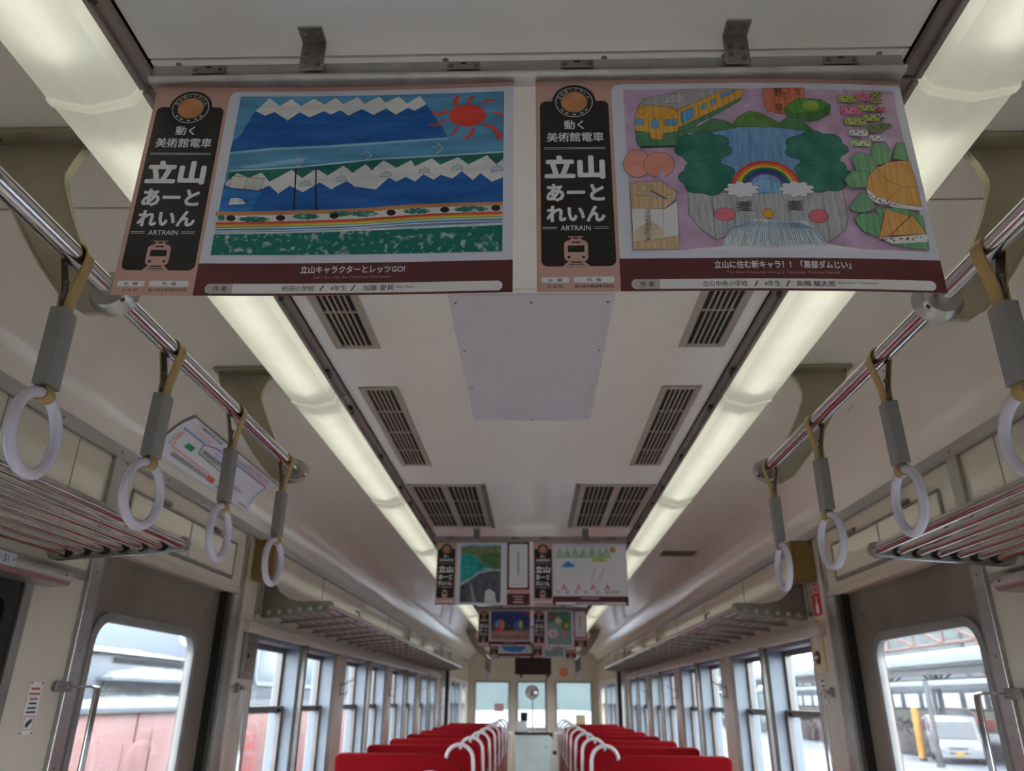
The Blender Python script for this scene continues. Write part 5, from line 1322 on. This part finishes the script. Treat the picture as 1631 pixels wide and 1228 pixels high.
MB().cyl((0, 0, 0), (0, 0, 2.27), 0.018, 10).build('tube', M_DARKM, t); MB().cyl((0, 0, 0), (0, 0, 0.03), 0.04, 12).build('foot', M_DARKM, t)
t = thing('convex_mirror', 'round convex mirror on a slim stalk behind the farebox', 'mirror', (-0.02, 15.7, 1.52))
MB().lathe([(0.005, -0.03), (0.07, -0.022), (0.11, -0.008), (0.12, 0.0), (0.115, 0.01)], (0, 0, 0), 'y', 24).build('mirror_face', M_CHROME, t); MB().torus((0, 0, 0), 0.12, 0.012, 'xz', 24, 6).build('rim', M_DARKM, t); MB().cyl((0.01, 0.02, -1.52), (0.01, 0.02, -0.1), 0.012, 8).build('stalk', M_ALUD, t)
for x, z, c, n, l in ((0.62, 1.90, (206, 120, 80), 'orange_sticker', 'orange oval sticker on the front bulkhead right of the display'), (0.90, 2.08, (60, 120, 190), 'blue_sticker', 'round blue sticker high on the front bulkhead, right side')):
    t = thing(n, l, 'sticker', (x, Y_FRONT, z)); MB().lathe([(0.06 if 'blue' in n else 0.09, 0), (0.055 if 'blue' in n else 0.085, -0.004)], (0, 0, 0), 'y', 20).build('face', mat(n, c, 0.4), t)
t = thing('notice_board', 'pale pinkish notice on the left windscreen', 'sign', (-0.68, Y_FRONT + 0.02, 1.24)); MB().box(-0.09, 0.09, -0.005, 0.005, -0.07, 0.07).build('board', mat('pink_notice', (196, 150, 150), 0.5), t)
t = thing('equipment_box', 'small beige equipment box before the right windscreen', 'box', (0.93, Y_FRONT - 0.08, 1.0)); MB().box(-0.09, 0.09, -0.06, 0.06, -0.12, 0.12).build('case', M_CREAM, t, bevel=0.006); MB().box(-0.07, 0.07, -0.064, -0.058, -0.1, 0.1).build('lid', M_CREAM, t, bevel=0.003)
for s in (-1, 1):
    t = thing('cab_cabinet', 'low beige cab cabinet with a handle at the front %s' % SIDE[s], 'cabinet', (s * 0.82, 15.2, 0.0))
    MB().box(-0.42, 0.42, -0.2, 0.3, 0.0, 0.82).build('body', M_WALL, t, bevel=0.006)
    dd = MB().box(-0.38, 0.38, -0.206, -0.199, 0.05, 0.77).build('door', M_WALL, t, bevel=0.004); MB().box(-s * 0.33 - 0.01, -s * 0.33 + 0.01, -0.22, -0.205, 0.4, 0.46).build('handle', M_DARKM, dd)

# ------------------------------------------------------------------ outside
GZ = -0.9
M_SNOW = mat('snow', (115, 118, 122), 0.8, 0, 0.04, 3, 0.2, spec=0.2)
M_SLUSH = mat('snowy_ground', (80, 83, 88), 0.7, 0, 0.35, 0.35, 0.1, spec=0.3)
G = MB().box(-80, 80, -40, 180, GZ - 0.5, GZ).build('ground', M_SLUSH); tag(G, 'snowy slushy railway yard outside the windows', 'ground', kind='structure')
# left: pink locomotive with a snow-covered hood
M_PINK = mat('glare_pink_paint', (142, 103, 100), 0.5, 0, 0.10, 1.5)  # red paint with the overexposed, washed-out look put into its colour
M_RUST = mat('rust_streak', (97, 51, 35), 0.8, 0, 0.3, 9)
M_LBLUE = mat('pale_blue_grey_paint', (81, 89, 98), 0.45, 0, 0.06, 2)
M_GRL = mat('dark_louvre', (20, 22, 26), 0.8, 0, 0.4, 30, spec=0.2)
def snow_heap(y0, y1, x0, x1, z, h, seed, par, name='snow'):
    rnd = random.Random(seed); nx, ny = 7, max(8, int((y1 - y0) / 0.12)); mb = MB(); vs = []; fs = []
    for j in range(ny + 1):
        for i in range(nx + 1):
            u, v = i / nx, j / ny; e = (math.sin(PI * u) ** 0.45) * (math.sin(PI * v) ** 0.3)
            vs.append((x0 + (x1 - x0) * u, y0 + (y1 - y0) * v, z + h * e * (0.8 + 0.35 * rnd.random())))
    w = nx + 1
    for j in range(ny):
        for i in range(nx): a = j * w + i; fs.append((a, a + 1, a + w + 1, a + w))
    n = len(vs); vs += [(x0, y0, z - 0.01), (x1, y0, z - 0.01), (x1, y1, z - 0.01), (x0, y1, z - 0.01)]
    return mb.add(vs, fs).build(name, M_SNOW, par, ang=80)
t = thing('locomotive', 'glare-washed pink locomotive under snow outside the left door window', 'locomotive', (0, 0, GZ))
t.location = (0, 0, 0)
MB().box(-6.0, -3.4, 5.0, 9.0, -0.3, 1.255).build('body', M_PINK, t, bevel=0.03)
MB().box(-5.9, -3.36, 4.95, 9.05, 1.255, 1.30).build('body_ledge', M_LBLUE, t, bevel=0.01)
mb = MB(); mb.prism([(5.95, 1.30), (6.05, 1.55), (6.2, 1.68), (6.45, 1.74), (8.2, 1.74), (8.6, 1.68), (8.8, 1.30)], 'x', -5.9, -3.55); mb.build('hood', M_LBLUE, t, bevel=0.03)
MB().box(-3.56, -3.52, 6.55, 8.3, 1.42, 1.50).build('louvre', M_GRL, t); MB().box(-3.56, -3.53, 6.65, 8.1, 1.655, 1.69).build('louvre', M_GRL, t)
MB().box(-3.60, -3.42, 6.45, 8.5, 1.505, 1.53).build('hood_ledge', M_LBLUE, t)
snow_heap(6.1, 8.55, -3.72, -3.38, 1.30, 0.10, 1, t); snow_heap(6.5, 8.5, -3.66, -3.42, 1.53, 0.10, 2, t); snow_heap(5.9, 8.6, -5.6, -3.5, 1.72, 0.10, 3, t)
MB().box(-6.0, -3.5, 5.05, 5.95, 1.30, 1.36).build('front_deck', M_LBLUE, t); snow_heap(5.0, 6.1, -5.9, -3.5, 1.36, 0.34, 8, t)
for y in (5.78, 6.95, 8.0):
    MB().box(-3.404, -3.392, y, y + (0.10 if y < 6 else 0.02), -0.3, 1.25).build('rust_seam', M_RUST, t)
for y in (5.85, 7.25):
    MB().box(-3.42, -3.385, y, y + 0.035, 0.95, 1.10).build('hand_grip', M_PINK, t, bevel=0.005); MB().box(-3.404, -3.392, y + 0.01, y + 0.025, 0.7, 0.95).build('rust_streak', M_RUST, t)
MB().box(-3.402, -3.39, 6.78, 7.12, 0.75, 1.02).build('hatch', M_PINK, t, bevel=0.004)
for yy in (5.7, 8.2): MB().lathe([(0.42, -0.1), (0.42, 0.1)], (-3.9, yy, GZ + 0.42), 'x', 20).build('wheel', M_GRL, t)
MB().box(-5.8, -3.7, 5.1, 8.9, GZ + 0.45, -0.28).build('underframe', M_GRL, t)
t = thing('railcar', 'long parked railcar, pink below and pale blue above, outside the left windows', 'railcar', (0, 0, 0))
MB().box(-6.1, -3.45, 9.15, 29.0, -0.3, 1.24).build('lower_body', M_PINK, t, bevel=0.03)
mb = MB(); mb.prism([(-6.1, 1.24), (-3.45, 1.24), (-3.5, 2.3), (-3.75, 2.6), (-5.8, 2.6), (-6.05, 2.3)], 'y', 9.15, 29.0); mb.build('upper_body', M_LBLUE, t, bevel=0.03)
MB().box(-3.47, -3.43, 9.15, 29.0, 1.28, 1.36).build('belt_rail', M_SNOW, t)
M_WINX = mat('reflecting_train_glass', (95, 108, 119), 0.15, 0.2)
for k in range(11):
    y = 9.9 + 1.7 * k
    f = MB(); ring_plate(f, -3.478, -3.44, (y - 0.05, y + 1.15, 1.52, 2.2), 0.14, (y, y + 1.1, 1.57, 2.15), 0.11); f.build('window_frame', M_FRAME, t)
    MB().prism(rrect(y, y + 1.1, 1.57, 2.15, 0.11, 5), 'x', -3.475, -3.455).build('pane', M_WINX, t)
for yy in (10.5, 12.6, 25.6, 27.7): MB().lathe([(0.42, -0.1), (0.42, 0.1)], (-3.9, yy, GZ + 0.42), 'x', 20).build('wheel', M_GRL, t)
MB().box(-5.8, -3.7, 9.4, 28.8, GZ + 0.45, -0.28).build('underframe', M_GRL, t)
for c in range(3):
    mb = MB()
    for k in range(5): mb.box(-3.452, -3.446, 9.75 + 0.17 * c, 9.75 + 0.17 * c + 0.10, 0.92 - 0.12 * k, 0.92 - 0.12 * k + (0.08 if k % 2 else 0.05))
    mb.build('blurred_marking', M_INKR, t)
ring = MB(); ring_plate(ring, 0.0, 0.03, (-4.15, -3.62, 1.93, 2.28), 0.10, (-4.11, -3.66, 1.97, 2.24), 0.08); ring.v = [(b, 9.13 + a, c) for a, b, c in ring.v]; ring.build('cab_window_frame', M_FRAME, t)
MB().prism(rrect(-4.11, -3.66, 1.97, 2.24, 0.08, 5), 'y', 9.138, 9.16).build('cab_window', M_WINX, t)
# cream building far left
M_BLDG = mat('cream_building', (94, 93, 81), 0.8, 0, 0.05, 0.6)
t = thing('building', 'cream yard building with blue-grey windows seen over the locomotive', 'building', (0, 0, 0))
MB().box(-26, -16, 14, 50, GZ, 7.5).build('wall', M_BLDG, t)
for k in range(12):
    y = 20.0 + 2.6 * k
    for z in (3.0, 5.2):
        f = MB().box(-16.0, -15.94, y, y + 1.7, z, z + 1.2).build('window', M_FRAME, t); MB().box(-15.95, -15.92, y + 0.08, y + 0.80, z + 0.08, z + 1.12).build('pane', M_WINX, f); MB().box(-15.95, -15.92, y + 0.9, y + 1.62, z + 0.08, z + 1.12).build('pane', M_WINX, f)
MB().prism([(-26.4, 7.5), (-15.6, 7.5), (-21, 9.2)], 'y', 13.6, 50.4).build('roof', M_SNOW, t)
# right: platform canopy, posts, hedge, van
M_GREYS = mat('weathered_grey_steel', (60, 60, 62), 0.6, 0.2, 0.15, 3)
M_DKB = mat('dark_canopy_beam', (39, 36, 37), 0.7, 0, 0.2, 2)
t = thing('platform_canopy', 'long snow-topped platform canopy outside the right windows', 'canopy', (0, 0, 0))
MB().prism([(19.0, 2.95), (19.0, 3.08), (21.5, 3.55), (24.0, 3.08), (24.0, 2.95), (21.5, 3.4)], 'y', 4, 95).build('roof_sheet', M_DKB, t)
MB().prism([(18.95, 3.08), (18.95, 3.52), (21.5, 3.95), (24.05, 3.52), (24.05, 3.08), (21.5, 3.55)], 'y', 4, 95).build('roof_snow', M_SNOW, t, bevel=0.06)
MB().box(19.1, 19.25, 4, 95, 2.62, 2.95).build('fascia_beam', M_DKB, t)
for k in range(16):
    y = 8 + 5.6 * k
    MB().cyl((20.6, y, GZ), (20.6, y, 3.3), 0.11, 10).build('post', M_GREYS, t)
    for q in (-1, 1): MB().cyl((20.6, y, 2.2), (20.6 + q * 1.2, y, 3.1), 0.05, 6).build('brace', M_DKB, t)
    for q in (-1, 1): MB().cyl((20.6, y, 2.3), (20.6, y + q * 1.0, 2.9), 0.06, 6).build('brace', M_DKB, t)
t = thing('yard_shelter', 'low grey shelter roof on thin posts with snow, in front of the canopy', 'shelter', (0, 0, 0))
MB().prism([(18.2, 1.98), (18.2, 2.12), (20.2, 2.3), (20.2, 2.15)], 'y', 12, 90).build('roof', M_GREYS, t); MB().prism([(18.15, 2.12), (18.15, 2.26), (20.2, 2.5), (20.2, 2.3)], 'y', 12, 90).build('roof_snow', M_SNOW, t)
for k in range(16):
    y = 13.0 + 4.9 * k; MB().box(18.25, 18.42, y, y + 0.17, GZ, 2.0).build('post', M_GREYS, t)
t = thing('distant_train', 'cream and white train standing at the platform behind the shelter posts', 'train', (0, 0, 0))
M_TRC = mat('train_cream', (101, 95, 76), 0.5); M_TRG = mat('train_grey', (52, 55, 60), 0.5)
MB().box(26, 28.7, 20, 86, -0.3, 0.95).build('lower_body', M_TRC, t, bevel=0.03); MB().box(26.02, 28.6, 20, 86, 0.95, 2.4).build('upper_body', M_TRG, t, bevel=0.05)
for k in range(24):
    y = 21 + 2.65 * k; MB().box(25.97, 26.03, y, y + 1.9, 1.1, 1.95).build('window', M_WHITEP, t)
MB().box(26.1, 28.6, 20, 86, 2.4, 2.65).build('roof_snow', M_SNOW, t, bevel=0.08)
MB().box(26.2, 28.5, 20.2, 85.8, GZ, -0.3).build('underframe', M_GRL, t)
t = thing('platform', 'raised snowy platform edge below the canopy', 'platform', (0, 0, 0))
MB().box(19.6, 25.6, 6, 95, GZ, -0.25).build('slab', mat('wet_concrete', (61, 61, 63), 0.7, 0, 0.2, 1), t); MB().box(19.55, 25.0, 6, 95, -0.25, -0.15).build('snow_layer', M_SNOW, t)
# dry hedge
M_HEDGE = mat('dry_brown_hedge', (44, 37, 33), 0.9, 0, 0.5, 6, 0.4)
hs = [thing('hedge', 'dry brown hedge along the yard, %s stretch seen through the right door' % n, 'hedge', (18.3, y, GZ), 'hedges') for n, y in (('near', 41.5), ('middle', 49.0), ('far', 56.5))]
for n, h in enumerate(hs):
    rnd = random.Random(n); vs, fs = [], []
    c = MB()
    for k in range(420):
        p = Vector((rnd.uniform(-0.5, 0.5), rnd.uniform(-3.4, 3.4), rnd.uniform(0.05, 1.5))); d = Vector((rnd.uniform(-1, 1), rnd.uniform(-1, 1), rnd.uniform(-0.2, 1))).normalized() * 0.30
        w = d.cross(Vector((rnd.random(), rnd.random(), 0.3))).normalized() * 0.05
        c.add([p - w, p + w, p + d + w * 0.4, p + d - w * 0.4], [(0, 1, 2, 3)])
    f = c.build('twigs', M_HEDGE, h); f['kind'] = 'stuff'
    k = MB().box(-0.4, 0.4, -3.4, 3.4, 0, 1.15).build('inner_growth', M_HEDGE, h, bevel=0.2)
t = thing('marker_post', 'bright yellow marker post in the snowy yard outside the right door', 'post', (16.7, 36.2, GZ))
MB().cyl((0, 0, 0.08), (0, 0, 2.1), 0.14, 14).build('sleeve', mat('safety_yellow', (148, 102, 6), 0.5), t); MB().cyl((0, 0, 0), (0, 0, 0.1), 0.16, 14).build('foot', M_BLACK, t)
for i, (x, y) in enumerate(((16.3, 38.6), (15.75, 32.75))):
    t = thing('utility_pole', 'slim grey pole standing %s the yellow marker post' % ('left of' if i == 0 else 'right of'), 'pole', (x, y, GZ)); MB().cyl((0, 0, 0), (0, 0, 3.1), 0.10, 10).build('shaft', M_GREYS, t); MB().cyl((0, 0, 0), (0, 0, 0.15), 0.15, 10).build('foot', M_GREYS, t)
# white kei van, its front towards the train
t = thing('van', 'white box van parked outside the right door window', 'van', (17.15, 33.9, GZ)); t.rotation_euler = (0, 0, -0.38)
MV = mat('van_white', (99, 102, 104), 0.3)
side = [(0.0, 0.28), (0.02, 0.75), (0.10, 0.92), (0.62, 1.62), (0.80, 1.78), (3.2, 1.80), (3.35, 1.6), (3.36, 0.3)]
mb = MB(); mb.prism(side, 'x', -0.86, 0.86); mb.build('body', MV, t, bevel=0.05, seg=3)
ws = MB(); ws.add([(-0.72, 0.118, 0.97), (0.72, 0.118, 0.97), (0.68, 0.565, 1.575), (-0.68, 0.565, 1.575)], [(0, 1, 2, 3)]); ws.v = [(a, b - 0.03, c) for a, b, c in ws.v]; ws.v += [(a, b + 0.03, c) for a, b, c in ws.v]; ws.f += [(4, 5, 6, 7), (0, 1, 5, 4), (2, 3, 7, 6), (1, 2, 6, 5), (3, 0, 4, 7)]; ws.m += [0] * 5
ws.build('windscreen', mat('van_glass', (33, 40, 43), 0.1), t)
for q in (-1, 1):
    MB().box(q * 0.68 - 0.13, q * 0.68 + 0.13, -0.01, 0.06, 0.55, 0.78).build('headlight', mat('headlight_glass', (190, 196, 200), 0.15, 0.4), t, bevel=0.03)
    for y in (0.45, 2.75): MB().lathe([(0.20, -0.09), (0.28, -0.06), (0.28, 0.06), (0.20, 0.09)], (q * 0.80, y, 0.28), 'x', 18).build('wheel', M_BLACK, t)
    MB().box(q * 0.98 - 0.07, q * 0.98 + 0.07, 0.42, 0.5, 1.0, 1.2).build('mirror', MV, t, bevel=0.02)
    MB().box(q * 0.862 - 0.003, q * 0.862 + 0.003, 0.75, 1.6, 1.02, 1.52).build('side_window', MATS['van_glass'], t)
for z in (0.60, 0.43): MB().box(-0.36, 0.30, -0.012, 0.03, z - 0.035, z + 0.02).build('grille_slot', M_BLACK, t)
MB().box(-0.16, 0.16, -0.02, 0.02, 0.30, 0.46).build('number_plate', mat('plate_yellow', (133, 107, 13), 0.4), t); MB().box(-0.84, 0.84, 0.0, 0.06, 0.24, 0.36).build('bumper', MV, t, bevel=0.02)
# red cars and banner blobs behind the hedge
t = thing('red_car', 'small red car half hidden behind the hedge and poles', 'car', (22.5, 44.5, -0.15)); t.rotation_euler = (0, 0, 1.4)
mb = MB(); mb.prism([(-1.7, 0.2), (-1.7, 0.75), (-1.0, 0.85), (-0.6, 1.3), (0.7, 1.32), (1.1, 0.85), (1.75, 0.75), (1.78, 0.2)], 'x', -0.75, 0.75); mb.build('body', mat('car_red', (115, 19, 25), 0.3), t, bevel=0.05)
for q in (-1, 1):
    MB().prism([(-0.85, 0.88), (-0.52, 1.24), (0.64, 1.25), (0.92, 0.88)], 'x', q * 0.755 - 0.01, q * 0.755 + 0.01).build('side_window', MATS['van_glass'], t)
    for y in (-1.1, 1.15): MB().lathe([(0.2, -0.09), (0.28, -0.05), (0.28, 0.05), (0.2, 0.09)], (q * 0.7, y, 0.28), 'x', 16).build('wheel', M_BLACK, t)
# rusty lattice gantry
t = thing('lattice_gantry', 'rusty steel lattice gantry above the snowy canopy', 'gantry', (0, 0, 0))
M_RST = mat('rusty_lattice', (86, 58, 50), 0.7, 0, 0.15, 2)
def bar(p, q, r=0.13): MB().cyl(p, q, r, 6).build('member', M_RST, t)
gx = [(30, 54.0), (30, 58.5), (30, 63.0), (30, 67.5), (30, 72.0), (30, 76.5)]
for i, (x, y) in enumerate(gx):
    bar((x, y, 5.4), (x, y, 6.9))
    if i: bar((x, gx[i - 1][1], 6.9), (x, y, 6.9)); bar((x, gx[i - 1][1], 5.4), (x, y, 5.4)); bar((x, gx[i - 1][1], 5.4), (x, y, 6.9))
for y in (54.0, 76.5): bar((30, y, GZ), (30, y, 5.4), 0.22)
t = thing('light_mast', 'thin pale mast rising behind the canopy', 'mast', (30.5, 57.0, GZ)); MB().cyl((0, 0, 0), (0, 0, 14), 0.16, 8).build('shaft', M_GREYS, t); MB().box(-0.5, 0.5, -0.1, 0.1, 13.6, 13.9).build('lamp_arm', M_GREYS, t)
# wooded hills: one behind the platform, one ahead of the train
M_WOODS = mat('misty_dark_woods', (51, 57, 55), 0.9, 0, 0.35, 0.35, 0.2)
M_HILL = mat('misty_green_hill', (58, 68, 67), 0.9, 0, 0.25, 0.12, 0.2)
def hill(name, label, x0, x1, y0, y1, h, m, seed):
    rnd = random.Random(seed); n = 26; vs, fs = [], []
    for j in range(n + 1):
        for i in range(n + 1):
            u, v = i / n, j / n; e = math.sin(PI * u) ** 0.6 * math.sin(PI * v) ** 0.5
            vs.append((x0 + (x1 - x0) * u, y0 + (y1 - y0) * v, GZ - 0.2 + h * e * (0.8 + 0.4 * rnd.random())))
    w = n + 1
    for j in range(n):
        for i in range(n): a = j * w + i; fs.append((a, a + 1, a + w + 1, a + w))
    tag(MB().add(vs, fs).build(name, m, ang=60), label, 'hill')
hill('wooded_hill', 'dark wooded slope behind the platform canopy', 40, 76, -5, 150, 19, M_WOODS, 1)
hill('hill', 'misty green hill ahead of the train seen through the front windows', -75, 36, 110, 170, 26, M_HILL, 2)
t = thing('snow_bank', 'white snow bank beyond the front windscreens', 'snow bank', (0, 0, 0)); snow_heap(55, 62, -15, 15, GZ, 1.5, 12, t, 'snow_heap')

bpy.data.objects.remove(_fo)
